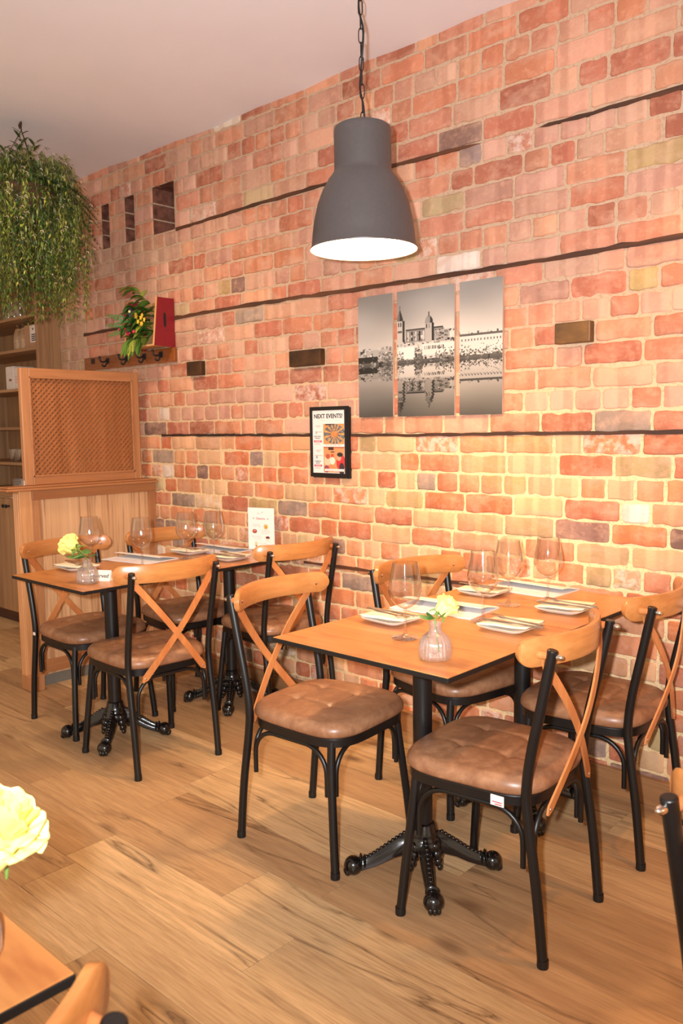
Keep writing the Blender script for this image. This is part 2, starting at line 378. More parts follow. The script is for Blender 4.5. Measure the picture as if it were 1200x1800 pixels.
# ------------------------------------------------------------------ brick wall
JOINTS = [0.036 + 0.0837 * k for k in range(31)] + [2.637, 2.727, 2.815, 2.90, 2.985, 3.07]
JOINTS = [-0.05] + JOINTS
WX0, WX1 = -5.352, 2.4
POCK = [(-4.21, -4.005), (-4.50, -4.405), (-4.76, -4.68)]
PZ0, PZ1 = JOINTS[31], JOINTS[34]
HOLES = [(-3.90, -3.765, 1.71, 1.794), (-3.06, -2.832, 1.71, 1.794), (-1.597, -1.444, 1.71, 1.794)]
PAL_UP = [srgb(196, 128, 100), srgb(204, 140, 108), srgb(186, 112, 86), srgb(206, 148, 120), srgb(176, 106, 82), srgb(198, 144, 120), srgb(200, 126, 94), srgb(206, 154, 130), srgb(190, 138, 116)]
PAL_LO = [srgb(206, 128, 88), srgb(212, 140, 98), srgb(198, 112, 76), srgb(208, 146, 106), srgb(190, 110, 80), srgb(216, 160, 120), srgb(202, 120, 80), srgb(214, 168, 126)]
PAL_ODD = [srgb(150, 124, 112), srgb(176, 146, 104), srgb(136, 100, 88), srgb(190, 160, 120), srgb(222, 200, 180), srgb(156, 130, 114), srgb(184, 150, 102)]
PLASTER = srgb(186, 152, 124)
def brick_shape(mb, x0, x1, z0, z1, col, depth=None):
    w_, h_ = x1 - x0, z1 - z0
    r = random.uniform(0.004, 0.013)
    pts = []
    for cx, cz, a0 in ((x1 - r, z1 - r, 0), (x0 + r, z1 - r, 90), (x0 + r, z0 + r, 180), (x1 - r, z0 + r, 270)):
        for k in range(3):
            a = math.radians(a0 + 45 * k); pts.append((cx + r * math.cos(a), cz + r * math.sin(a)))
    full = []
    for i in range(12):
        p, q = pts[i], pts[(i + 1) % 12]; full.append(p)
        d = math.hypot(q[0] - p[0], q[1] - p[1]); n = int(d / 0.035)
        for k in range(1, n + 1):
            t = k / (n + 1); full.append((p[0] + (q[0] - p[0]) * t + random.gauss(0, 0.0020), p[1] + (q[1] - p[1]) * t + random.gauss(0, 0.0027)))
    cx, cz = (x0 + x1) / 2, (z0 + z1) / 2
    pr = random.uniform(0.002, 0.0065); tx = random.gauss(0, 0.008); tz = random.gauss(0, 0.012)
    back = 0.02 if depth is None else depth
    R = []
    for sc, y in ((1.0, back), (1.0, 0.0), (None, -pr * 0.7), (None, -pr)):
        ring = []
        for x, z in full:
            if sc is None:
                ins = 0.0022 if y > -pr else 0.0055
                dx, dz = x - cx, z - cz
                X = cx + dx * (1 - ins / (w_ / 2)); Z = cz + dz * (1 - ins / (h_ / 2))
                Y = y + tx * dx + tz * dz
            else: X, Z, Y = x, z, y
            ring.append((X, Y, Z))
        R.append(ring)
    mb.rings(R, True, False, True, None, col)
wall = MB()
mort = MB()
def clip_cols(z0, z1):
    cuts = []
    if z0 >= PZ0 - 0.002 and z1 <= PZ1 + 0.002: cuts += POCK
    for a, b_, c_, d_ in HOLES:
        if c_ < (z0 + z1) / 2 < d_: cuts.append((a, b_))
    return cuts
for k in range(len(JOINTS) - 1):
    z0, z1 = JOINTS[k], JOINTS[k + 1]; zc = (z0 + z1) / 2
    low = zc < 1.37
    x = WX0 - random.uniform(0, 0.2) * 0
    header = (k % 4 == 2)
    if k % 2: x -= 0.0
    first = True; cuts = clip_cols(z0, z1)
    while x < WX1:
        ln = 0.1135 if header or random.random() < (0.22 if not (low and x < -3.2) else 0.42) else 0.228
        if first and k % 2: ln *= 0.55
        first = False
        ln *= random.uniform(0.95, 1.05)
        xe = x + ln; segs = [(x, xe)]
        for a, b_ in cuts:
            nx = []
            for s0, s1 in segs:
                if b_ <= s0 or a >= s1: nx.append((s0, s1)); continue
                if a - s0 > 0.02: nx.append((s0, a))
                if s1 - b_ > 0.02: nx.append((b_, s1))
            segs = nx
        jw = 0.0055 if not low else 0.006
        for s0, s1 in segs:
            pal = PAL_LO if low else PAL_UP
            c_ = random.choice(pal)
            odd = 0.20 if (low and 0.75 < zc < 1.33) else (0.045 if not low else 0.08)
            if random.random() < odd: c_ = random.choice(PAL_ODD)
            f = random.uniform(0.88, 1.10); c_ = (c_[0] * f * .97, c_[1] * f * random.uniform(0.99, 1.08), c_[2] * f * 1.08, 1)
            if -5.36 < s0 < -5.03 and 1.75 < zc < 2.25: c_ = tuple(PLASTER[i] * random.uniform(0.93, 1.05) for i in range(3)) + (1,)
            if PZ0 - 0.2 < zc < PZ0 and s0 < -4.0: c_ = tuple(0.5 * c_[i] + 0.5 * srgb(170, 142, 122)[i] for i in range(3)) + (1,)
            if random.random() < (0.06 if low else 0.012): c_ = c_[:3] + (0.0,)
            jz = random.uniform(-0.0012, 0.0012); up = random.uniform(0.0, 0.003)
            depth = None
            for a, b_ in cuts:
                pass
            brick_shape(wall, s0 + jw + random.uniform(-.001, .001), s1 - jw + (jw if depth else 0), z0 + 0.0045 + jz, z1 - 0.0045 + jz - up, c_, depth)
        x = xe
# mortar bed with the pocket and block openings left out
xs = sorted({WX0, WX1} | {v for p in POCK for v in p}); zs = sorted({-0.05, 3.07, PZ0, PZ1})
for i in range(len(xs) - 1):
    for j in range(len(zs) - 1):
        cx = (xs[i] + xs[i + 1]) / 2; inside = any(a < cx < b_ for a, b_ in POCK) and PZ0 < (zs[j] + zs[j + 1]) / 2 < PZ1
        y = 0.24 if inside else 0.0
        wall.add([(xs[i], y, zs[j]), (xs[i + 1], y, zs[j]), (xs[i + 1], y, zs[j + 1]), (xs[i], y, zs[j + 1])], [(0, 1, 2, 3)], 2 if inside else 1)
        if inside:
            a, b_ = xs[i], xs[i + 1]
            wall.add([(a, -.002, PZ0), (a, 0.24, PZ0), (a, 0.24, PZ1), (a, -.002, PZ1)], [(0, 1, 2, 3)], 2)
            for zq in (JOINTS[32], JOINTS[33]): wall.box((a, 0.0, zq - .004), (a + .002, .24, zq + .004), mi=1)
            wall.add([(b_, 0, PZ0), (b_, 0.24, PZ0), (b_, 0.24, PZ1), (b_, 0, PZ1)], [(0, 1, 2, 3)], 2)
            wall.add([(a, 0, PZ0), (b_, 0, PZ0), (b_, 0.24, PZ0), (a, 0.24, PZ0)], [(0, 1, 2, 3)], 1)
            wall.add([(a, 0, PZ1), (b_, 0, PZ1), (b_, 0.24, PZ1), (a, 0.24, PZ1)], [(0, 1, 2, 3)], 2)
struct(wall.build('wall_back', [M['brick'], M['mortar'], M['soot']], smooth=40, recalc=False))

# ------------------------------------------------------------------ floor, ceiling, baseboard, battens
fm = MB(); fm.grain = []
oak = [srgb(196, 160, 118), srgb(184, 148, 108), srgb(206, 172, 128), srgb(174, 138, 100), srgb(192, 156, 112)]
y = 0.06; pw = 0.19; row = 0
while y > -4.2:
    x = -7.4 + random.uniform(0, 1.2)
    while x < 2.4:
        ln = random.choice([1.22, 1.22, 0.9]); c_ = random.choice(oak); f = random.uniform(1.02, 1.24); c_ = tuple(v * f for v in c_[:3]) + (1,)
        g = 0.0006; b0 = len(fm.v)
        x0, x1, y0, y1 = x + g, x + ln - g, y - pw + g, y - g
        e = 0.0003
        fm.add([(x0, y0, -0.003), (x1, y0, -0.003), (x1, y1, -0.003), (x0, y1, -0.003), (x0 + e, y0 + e, 0), (x1 - e, y0 + e, 0), (x1 - e, y1 - e, 0), (x0 + e, y1 - e, 0)],
               [(4, 5, 6, 7), (0, 1, 5, 4), (1, 2, 6, 5), (2, 3, 7, 6), (3, 0, 4, 7)], 0, c_)
        ox, oy, oz = random.uniform(0, 60), random.uniform(0, 60), random.uniform(0, 60)
        fm.grain += [(vx + ox, vy + oy, oz) for vx, vy, vz in fm.v[b0:]]
        x += ln
    y -= pw; row += 1
b0 = len(fm.v)
fm.add([(-7.6, -4.4, -0.0035), (3.2, -4.4, -0.0035), (3.2, 0.3, -0.0035), (-7.6, 0.3, -0.0035)], [(0, 1, 2, 3)], 1); fm.grain += [(0, 0, 0)] * 4
struct(fm.build('floor', [M['floor'], M['batten']]))
cm = MB()
nx, ny = 60, 20
vs = []; fs = []
for i in range(nx + 1):
    for j in range(ny + 1):
        X = -7.6 + 10.8 * i / nx; Y = 0.02 - 4.3 * j / ny
        vs.append((X, Y, 3.022 + 0.008 * math.sin(X * 2.1) * math.exp(Y * 2) + (0.006 * math.sin(X * 9.0) if j == 0 else 0)))
for i in range(nx):
    for j in range(ny): fs.append((i * (ny + 1) + j, i * (ny + 1) + j + 1, (i + 1) * (ny + 1) + j + 1, (i + 1) * (ny + 1) + j))
cm.add(vs, fs); struct(cm.build('ceiling', M['ceiling'], smooth=60))
wl = MB(); wl.box((-6.90, -4.35, -0.003), (-6.78, 0.30, 3.03)); struct(wl.build('wall_left', M['plaster']))
bb = MB()
bb.box((-5.352, -0.022, 0.0), (2.4, -0.002, 0.094)); bb.box((-5.352, -0.030, 0.094), (2.4, -0.002, 0.101))
struct(bb.build('baseboard_back', M['base'], bevel=0.002))
def batten(n, x0, x1, z, h, gaps=(), wob=0.008, prot=0.010):
    mb = MB(); steps = int((x1 - x0) / 0.06)
    ring = []; out = []
    for i in range(steps + 1):
        X = x0 + (x1 - x0) * i / steps
        hh = h * random.uniform(0.65, 1.1); zz = z + wob * math.sin(X * 1.9 + n) + random.gauss(0, 0.0012)
        p = prot * random.uniform(0.6, 1.1)
        if any(a < X < b_ for a, b_ in gaps): hh = 0.0015; p = 0.0005
        out.append([(X, 0.004, zz - hh / 2), (X, -p, zz - hh / 2 + 0.001), (X, -p, zz + hh / 2 - 0.001), (X, 0.004, zz + hh / 2)])
    mb.rings(out, True); o = struct(mb.build('trim_%d' % n, M['batten'], smooth=30)); return o
batten(1, -3.99, -1.10, 2.545, 0.019, [(-1.95, -1.66)], 0.010)
batten(2, -5.03, 2.4, 2.047, 0.022, (), 0.008)
batten(3, -4.2, 2.4, 1.374, 0.017, (), 0.003)
batten(4, -3.0, 2.4, 0.732, 0.018, (), 0.004, 0.012)

# ------------------------------------------------------------------ timber blocks in the wall
for (x0, x1, lab) in ((-3.918, -3.79, 'small dark timber block set in brick wall right of the coat hooks'), (-3.078, -2.86, 'black-brown timber block set in brick wall left of the city pictures'), (-1.615, -1.47, 'brown timber block set in brick wall right of the city pictures')):
    mb = MB(); mb.box((0, -0.034, 0), (x1 - x0, 0.03, 0.078))
    o = mb.build('timber_block', M['block'] if x0 < -2 else M['brownblock'], bevel=0.004); o.location = (x0 + .022, 0, 1.712); tag(o, lab, 'wooden block')

# ------------------------------------------------------------------ raster helper for printed pictures
def raster_mesh(name, img, w_, h_, parent, fn, mat):
    H, W = img.shape[:2]; mb = MB()
    us = np.linspace(0, w_, W + 1); vs_ = np.linspace(0, h_, H + 1)
    verts = []; cols = []; faces = []
    for j in range(H):
        for i in range(W):
            b0 = len(verts)
            verts += [fn(us[i], h_ - vs_[j + 1]), fn(us[i + 1], h_ - vs_[j + 1]), fn(us[i + 1], h_ - vs_[j]), fn(us[i], h_ - vs_[j])]
            c_ = tuple(float(q) for q in img[j, i]) + (1.0,)
            cols += [c_] * 4; faces.append((b0, b0 + 1, b0 + 2, b0 + 3))
    mb.v = verts; mb.f = faces; mb.mi = [0] * len(faces); mb.col = cols
    return mb.build(name, mat, parent, recalc=False)
def lin(img): return np.where(img <= 0.04045, img / 12.92, ((img + 0.055) / 1.055) ** 2.4)

# a generic old town with two towers above a still river, black and white
PWs = (0.205, 0.308, 0.208); GAP = 0.0265; PH = 0.548; RES = 1 / 0.0030
TOTW = sum(PWs) + 2 * GAP; IW, IH = int(TOTW * RES), int(PH * RES)
g = np.zeros((IH, IW)); yy, xx = np.mgrid[0:IH, 0:IW]; U = xx / IW; V = yy / IH      # V down
cloud = np.zeros_like(g)
for q in range(26):
    cloud += rng.uniform(0.2, 1) * np.sin(U * rng.uniform(2, 14) + V * rng.uniform(-20, 20) + rng.uniform(0, 6)) / 26
g = 0.62 + 0.26 * np.clip(V / 0.4, 0, 1) - 0.18 * np.abs(U - 0.75) * (1 - V) + cloud * 0.25
top = g.copy()
HZ = 0.575                                                          # water line
def rect(u0, u1, v0, v1, val): top[(U >= u0) & (U < u1) & (V >= v0) & (V < v1)] = val
def tex(u0, u1, v0, v1, n, lo, hi):
    for q in range(n):
        a = rng.uniform(u0, u1); b_ = rng.uniform(v0, v1); rect(a, a + rng.uniform(.004, .02), b_, b_ + rng.uniform(.004, .02), rng.uniform(lo, hi))
# far roofs right, houses left
rect(0.70, 1.0, 0.40, 0.58, 0.86); rect(0.70, 1.0, 0.385, 0.405, 0.35)
for q in range(14): rect(0.72 + q * 0.02, 0.728 + q * 0.02, 0.425, 0.44, 0.4); rect(0.72 + q * 0.02, 0.732 + q * 0.02, 0.372 + 0.008 * (q % 3), 0.39, 0.75 if q % 2 else 0.3)
rect(0.0, 0.26, 0.44, 0.58, 0.7); tex(0.0, 0.26, 0.42, 0.56, 90, 0.1, 0.95); rect(0.0, 0.15, 0.50, 0.6, 0.10); tex(0, 0.16, 0.5, 0.58, 10, 0.04, 0.3)
# hill buildings
rect(0.26, 0.71, 0.40, 0.58, 0.82); tex(0.26, 0.71, 0.38, 0.56, 130, 0.15, 0.95)
rect(0.27, 0.42, 0.445, 0.54, 0.95); rect(0.47, 0.7, 0.43, 0.52, 0.9)
for q in range(10): rect(0.49 + q * 0.014, 0.496 + q * 0.014, 0.45, 0.475, 0.15)
# church body with buttresses
rect(0.36, 0.62, 0.315, 0.41, 0.55); rect(0.36, 0.62, 0.305, 0.318, 0.22)
for q in range(9): rect(0.37 + q * 0.027, 0.382 + q * 0.027, 0.325, 0.40, 0.12 if q % 2 else 0.8)
tex(0.36, 0.66, 0.33, 0.41, 50, 0.05, 0.85)
# left tower with a pointed cap
rect(0.295, 0.335, 0.225, 0.42, 0.78); rect(0.335, 0.350, 0.235, 0.40, 0.14); rect(0.303, 0.311, 0.245, 0.275, 0.2); rect(0.318, 0.326, 0.245, 0.275, 0.2); rect(0.300, 0.330, 0.31, 0.325, 0.35)
for q in range(40):
    f = q / 40; hw = 0.024 * (1 - f) ** 0.8; rect(0.317 - hw, 0.317 + hw, 0.225 - 0.085 * f, 0.232 - 0.085 * f, 0.45); rect(0.317, 0.317 + hw, 0.225 - 0.085 * f, 0.232 - 0.085 * f, 0.18)
rect(0.315, 0.319, 0.11, 0.15, 0.2)
# right tower with a round dome
rect(0.495, 0.54, 0.27, 0.42, 0.72); rect(0.54, 0.556, 0.27, 0.41, 0.16); rect(0.502, 0.508, 0.275, 0.31, 0.2); rect(0.52, 0.526, 0.275, 0.31, 0.2)
dm = ((U - 0.522) / 0.028) ** 2 + ((V - 0.27) / 0.055) ** 2 < 1; top[dm & (V < 0.272)] = 0.6; top[dm & (V < 0.272) & (U > 0.53)] = 0.2; rect(0.519, 0.524, 0.185, 0.225, 0.25)
rect(0.56, 0.66, 0.335, 0.42, 0.66); tex(0.56, 0.69, 0.32, 0.42, 45, 0.1, 0.9)
# trees by the bank
for q in range(1500):
    a = rng.choice([rng.uniform(0.17, 0.34), rng.uniform(0.42, 0.47), rng.uniform(0.56, 0.72), rng.uniform(0.72, 1.0)]); b_ = HZ - abs(rng.normal(0, 0.045)); rect(a, a + 0.006, b_, b_ + 0.008, rng.uniform(0.12, 0.6))
rect(0, 1, HZ - 0.03, HZ, 0.34); tex(0, 1, HZ - 0.05, HZ, 130, 0.1, 0.7)
img = top.copy(); hz = int(HZ * IH)
for j in range(hz, IH):
    src = max(0, int(hz - (j - hz) * 1.06) - 1); sh = int(round(1.2 * math.sin(j * 1.3)))
    img[j] = np.roll(top[src], sh) * (0.92 - 0.42 * (j - hz) / (IH - hz)) - 0.02
img = np.clip(img, 0.03, 1)
rgb = lin(np.stack([img * 0.99, img * 0.955, img * 0.92], -1)) * 0.86
px = -2.606
names_ = ['tall narrow black-and-white city photo panel, left of three on brick wall', 'wide black-and-white photo panel of cathedral towers, middle of three', 'tall narrow black-and-white photo panel with long roofs, right of three']
off = 0
for pwid, lab in zip(PWs, names_):
    root = empty('picture_panel', (px, -0.012, 1.4535), 0, lab, 'picture', 'three-panel city view on the wall')
    mb = MB(); mb.box((0, -0.004, 0), (pwid, 0.009, PH)); mb.build('backing_board', M['board'], root, bevel=0.001)
    i0 = int(off * RES); i1 = min(IW, i0 + int(pwid * RES))
    raster_mesh('print', rgb[:, i0:i1], pwid, PH, root, lambda u, v: (u, -0.0048, v), M['print'])
    px += pwid + GAP; off += pwid + GAP

# ------------------------------------------------------------------ events notice in a black frame
ev = empty('notice_frame', (-2.925, -0.012, 1.168), 0, 'black framed NEXT EVENTS notice hanging on brick wall', 'framed notice')
FWd, FHt = 0.245, 0.342
mb = MB()
mb.box((0, -0.014, 0), (0.014, 0.008, FHt)); mb.box((FWd - 0.014, -0.014, 0), (FWd, 0.008, FHt)); mb.box((0.014, -0.014, 0), (FWd - 0.014, 0.008, 0.02)); mb.box((0.014, -0.014, FHt - 0.018), (FWd - 0.014, 0.008, FHt))
mb.build('frame', M['frame'], ev, bevel=0.0015)
mb = MB(); mb.box((0.012, -0.006, -0.004), (FWd + 0.010, 0.010, FHt - 0.006)); mb.build('backing', M['frame'], ev, bevel=0.001)
RS = 1 / 0.0016; pw_, ph_ = FWd - 0.028, FHt - 0.038
W_, H_ = int(pw_ * RS), int(ph_ * RS); im = np.ones((H_, W_, 3)) * np.array([0.97, 0.94, 0.92])
yy, xx = np.mgrid[0:H_, 0:W_]; U = xx / W_; V = yy / H_
def R_(u0, u1, v0, v1, c_): im[(U >= u0) & (U < u1) & (V >= v0) & (V < v1)] = c_
R_(.33, .97, .215, .535, (.84, .60, .36)); R_(.40, .68, .215, .232, (.2, .12, .1))
rr = np.hypot((U - .67) / .32, (V - .375) / .155); ang = np.arctan2(V - .375, (U - .67) * 0.7)
im[(rr < 1)] = (.36, .38, .44)
sp = (np.cos(ang * 13) > 0.35) & (rr < 0.98) & (rr > .2); im[sp] = (.86, .62, .30)
im[(rr < .33)] = (.86, .52, .22); nz = rng.random((H_, W_)) < 0.16; im[nz & (rr < .7)] = (.55, .25, .12); im[(rng.random((H_, W_)) < 0.1) & (rr < .9)] = (.95, .86, .7)
R_(.35, .95, .535, .565, (.97, .93, .91))
R_(.33, .97, .575, .985, (.87, .60, .40)); R_(.33, .97, .575, .60, (.72, .38, .28)); R_(.48, .64, .58, .63, (.25, .16, .16)); R_(.55, .66, .65, .665, (.2, .15, .2)); R_(.56, .64, .69, .76, (.80, .28, .2))
def E_(cu, cv, ru, rv, c_): im[((U - cu) / ru) ** 2 + ((V - cv) / rv) ** 2 < 1] = c_
E_(.45, .80, .10, .10, (.96, .80, .66)); E_(.46, .73, .07, .04, (.75, .34, .26)); E_(.60, .80, .08, .06, (.97, .90, .84)); E_(.86, .83, .14, .13, (.80, .20, .22)); E_(.80, .74, .07, .06, (.92, .66, .52)); E_(.83, .70, .09, .035, (.17, .14, .15)); E_(.88, .93, .08, .10, (.22, .16, .2)); E_(.55, .92, .14, .06, (.90, .55, .36)); E_(.42, .93, .08, .06, (.62, .28, .34))
R_(.36, .95, .93, .965, (.98, .94, .93))
for v0 in (.44, .82): pass
for (v0) in (.475, .865): R_(.03, .28, v0, v0 + .032, (.80, .28, .36)); R_(.07, .24, v0 + .012, v0 + .02, (.97, .86, .86))
for v0, u0, u1 in ((.155, .1, .86), (.24, .09, .24), (.26, .12, .2), (.335, .06, .28), (.63, .09, .24), (.65, .12, .2), (.715, .06, .28), (.53, .06, .22), (.92, .05, .22), (.545, .4, .9), (.945, .4, .92)):
    for q in range(30):
        a = u0 + (u1 - u0) * q / 30
        if rng.random() < .7: R_(a, a + .016, v0, v0 + .008, (.84, .68, .66))
raster_mesh('poster', lin(np.clip(im, 0, 1)) * 0.9, pw_, ph_, ev, lambda u, v: (0.014 + u, -0.0075, 0.020 + v), M['print'])
RX = Matrix.Rotation(PI / 2, 4, 'X')
def tm(x, z, y=-0.0085): return Matrix.Translation((x, y, z)) @ RX
text_obj('heading', 'NEXT EVENTS!', 0.029, M['ink'], ev, tm(0.014 + pw_ * .49, 0.02 + ph_ * 0.905), bold=0.0006)
for s_, v_ in (('31', .64), ('20', .25)): text_obj('date', s_, 0.017, M['ink'], ev, tm(0.014 + pw_ * .12, 0.02 + ph_ * v_), sx=0.8)
for s_, v_ in (('FREE TAPAS', .585), ('TUESDAY', .555), ('FLAMENCO', .185), ('SHOW', .155)): text_obj('caption', s_, 0.0085, M['ink'], ev, tm(0.014 + pw_ * .155, 0.02 + ph_ * v_))

# ------------------------------------------------------------------ pendant lamp
def pendant(x, y, z, label):
    root = empty('pendant_lamp', (x, y, z), 0, label, 'lamp')
    out = [(0.186, 0.0), (0.187, 0.004), (0.181, 0.012), (0.178, 0.05), (0.171, 0.10), (0.158, 0.155), (0.140, 0.20), (0.120, 0.235), (0.107, 0.252), (0.100, 0.262), (0.0985, 0.275), (0.0985, 0.395), (0.096, 0.407), (0.088, 0.413), (0.02, 0.415), (0.006, 0.415)]
    inn = [(0.005, 0.41), (0.085, 0.408), (0.094, 0.40), (0.0945, 0.27), (0.096, 0.256), (0.103, 0.244), (0.116, 0.228), (0.136, 0.194), (0.154, 0.151), (0.1675, 0.10), (0.175, 0.05), (0.178, 0.012), (0.184, 0.003), (0.186, 0.0)]
    mb = MB(); mb.lathe(out, 64, mi=0); mb.lathe(inn, 64, mi=1)
    mb.build('shade', [M['shade'], M['shadein']], root, smooth=50)
    mb = MB(); mb.lathe([(0.016, 0.0), (0.02, 0.03), (0.02, 0.07), (0.006, 0.08)], 20, (0, 0, 0.335), cap=True); mb.build('socket', M['blackplastic'], root, smooth=40)
    mb = MB(); mb.ball((0, 0, 0.29), (0.05, 0.05, 0.058), 24, 16); mb.build('bulb', M['bulb'], root, smooth=60)
    top = 3.022 - z
    mb = MB(); zc = 0.415; i = 0
    while zc < top - 0.03:
        pts = []
        for k in range(17):
            a = 2 * PI * k / 16; u = 0.0075 * math.cos(a); v = 0.017 * math.sin(a) + math.copysign(0.008, math.sin(a)) * (abs(math.sin(a)) > 0.01)
            p = Vector((u, 0, v)) if i % 2 == 0 else Vector((0, u, v)); p = Matrix.Rotation(0.6, 3, 'Z') @ p
            pts.append(p + Vector((0.004 * math.sin(zc * 6), 0, zc + 0.022)))
        mb.tube(pts, 0.0019, 6, caps=False); zc += 0.0455; i += 1
    mb.build('chain', M['cable'], root, smooth=60)
    mb = MB(); mb.tube(spline([(0.012 * math.sin(q * 1.7 + 0.5), 0.006 * math.cos(q * 2.3), 0.41 + (top - 0.42) * q / 9) for q in range(10)], 5), 0.0034, 8); mb.build('cord', M['cable'], root, smooth=60)
    mb = MB(); mb.lathe([(0.055, top - 0.03), (0.055, top - 0.004), (0.05, top)], 32, cap=True); mb.build('ceiling_cup', M['shade'], root, smooth=40)
    lamp('pendant_light', 'POINT', (x, y, z + 0.20), PENDANT_W, PENDANT_COL, shadow_soft_size=0.05)
    return root
pendant(-1.958, -0.714, 2.021, 'dark grey bell-shaped pendant lamp hanging on a black chain')

# ------------------------------------------------------------------ dining chair
def chair_proto():
    root = empty('dining_chair')
    parts = []
    for s in (1, -1):
        p = spline([(-0.232, s * .193, 0.0), (-0.212, s * .193, .2), (-0.186, s * .191, .38), (-0.180, s * .191, .46), (-0.192, s * .192, .56), (-0.221, s * .194, .70), (-0.251, s * .197, .85)], 6)
        mb = MB(); mb.tube(p, 0.0138, 14); o = mb.build('leg', M['black'], root, smooth=60, bevel=0.003)
        mb = MB(); mb.lathe([(0.0150, 0.0), (0.0155, 0.004), (0.0150, 0.022)], 14, (-0.2315, s * .193, 0.0), cap=True); mb.build('foot_cap', M['blackplastic'], o, smooth=40)
        p = spline([(0.200, s * .216, 0.0), (0.186, s * .205, .16), (0.170, s * .190, .33), (0.165, s * .180, .425)], 6)
        mb = MB(); mb.tube(p, 0.0135, 14); o = mb.build('leg', M['black'], root, smooth=60)
        mb = MB(); mb.lathe([(0.0150, 0.0), (0.0155, 0.004), (0.0150, 0.022)], 14, (0.1995, s * .2155, 0.0), cap=True); mb.build('foot_cap', M['blackplastic'], o, smooth=40)
    # seat outline: front broad and rounded
    def outline(gr, n=72):
        o = []
        for k in range(n):
            a = 2 * PI * k / n; c_, s_ = math.cos(a), math.sin(a)
            e = 2.0 / 4.2
            x = math.copysign(abs(c_) ** e, c_); y = math.copysign(abs(s_) ** e, s_)
            X = 0.010 + x * (0.210 + gr); Wd = 0.216 + gr - 0.024 * (1 - x) / 2 - 0.012 * max(0, x) ** 4
            o.append((X, y * Wd))
        return o
    mb = MB(); a = outline(0.0); b_ = outline(-0.022)
    mb.rings([[(x, y, .410) for x, y in a], [(x, y, .438) for x, y in a], [(x, y, .438) for x, y in b_], [(x, y, .410) for x, y in b_], [(x, y, .410) for x, y in a]], True, False, False)
    mb.build('seat_frame', M['black'], root, smooth=50, bevel=0.003)
    # tufted cushion
    mb = MB(); ol = outline(0.008, 96); prof = [(0.90, .437), (0.965, .439), (0.995, .447), (1.0, .458), (0.985, .470), (0.955, .479), (0.915, .486)]
    rings = [[(0.010 + (x - .010) * sc, y * sc, z) for x, y in ol] for sc, z in prof]
    tuf = [(-.068, -.07), (-.068, .07), (.075, -.075), (.075, .075)]
    def ztop(x, y, sc):
        z = .486 + .014 * (1 - (sc / .915) ** 3)
        for tx, ty in tuf: z -= .008 * math.exp(-((x - tx) ** 2 + (y - ty) ** 2) / (2 * .014 ** 2))
        for ax, bx in ((x, 0), (y, 1)):
            for q in ((-.068, .075) if bx == 0 else (-.072, .072)):
                d = abs(ax - q); other = y if bx == 0 else x
                z -= .0035 * math.exp(-(d / .006) ** 2) * min(1, max(0, (.19 - abs(other)) / .05))
        return z
    for q in range(1, 27):
        sc = .915 * (1 - q / 27)
        rings.append([(0.010 + (x - .010) * sc, y * sc, ztop(.010 + (x - .010) * sc, y * sc, sc)) for x, y in ol])
    mb.rings(rings, True, True, True); mb.build('seat', M['leather'], root, smooth=80)
    # bentwood style braces: one inverted U per side
    cor = {('f', 1): (.172, .190), ('f', -1): (.172, -.190), ('r', 1): (-.188, .178), ('r', -1): (-.188, -.178)}
    for a, b_ in ((('f', 1), ('f', -1)), (('r', 1), ('r', -1)), (('f', 1), ('r', 1)), (('f', -1), ('r', -1))):
        A = Vector(cor[a] + (0,)); B = Vector(cor[b_] + (0,)); d = (B - A).normalized(); Ln = (B - A).length; off = 0.021
        Z = Vector((0, 0, 1)); pts = [A + d * off + Z * .245, A + d * off + Z * .30]
        rad = .085
        for k in range(1, 8):
            t = PI / 2 * k / 8; pts.append(A + d * (off + rad * (1 - math.cos(t))) + Z * (.312 + rad * math.sin(t)))
        pts.append(A + d * (off + rad) + Z * .398); m2 = [B + (A - p) + (B - A) * 0 for p in pts]
        back = []
        for p in pts: back.append(Vector((B.x, B.y, 0)) - d * ((Vector((p.x, p.y, 0)) - Vector((A.x, A.y, 0))).dot(d)) + Z * p.z)
        mb = MB(); mb.tube(pts + back[::-1], 0.0078, 10); mb.build('brace', M['black'], root, smooth=60)
    # curved top rail
    mb = MB(); n = 64; rings = []
    for k in range(n + 1):
        yv = 0.243 * math.sin(PI / 2 * (2 * k / n - 1)); xv = -0.264 + .088 * (yv / .243) ** 2
        dxdy = 2 * .088 * yv / .243 ** 2; nx_, ny_ = 1 / math.hypot(1, dxdy), -dxdy / math.hypot(1, dxdy)
        ay = abs(yv); hh = .0375
        if ay > .207: hh = .0375 * math.sqrt(max(0.02, 1 - ((ay - .207) / .0362) ** 2))
        ring = []
        for (tn, tz) in ((-1, -.86), (-.7, -1), (.7, -1), (1, -.86), (1, .86), (.7, 1), (-.7, 1), (-1, .86)):
            ring.append((xv + nx_ * tn * .0085, yv + ny_ * tn * .0085, .838 + hh * tz))
        rings.append(ring)
    mb.rings(rings, True); rail = mb.build('backrest', M['beech'], root, smooth=45)
    for s in (1, -1):
        xr = -0.264 + .088 * (.197 / .243) ** 2
        mb = MB(); RY = Matrix.Rotation(PI / 2, 3, 'Y')
        mb.lathe([(.011, 0), (.011, .026)], 14, (-.238, s * .196, .833), RY, cap=True); mb.build('spacer', M['slat'], rail, smooth=40)
        mb = MB(); mb.lathe([(.002, -.280), (.005, -.278), (.0075, -.272), (.0075, -.262), (.004, -.261), (.004, xr + .004), (.006, xr + .0075), (.006, xr + .010), (.003, xr + .012)], 12, (0, s * .1965, .833), RY, cap=True); mb.build('bolt', M['chrome'], rail, smooth=40)
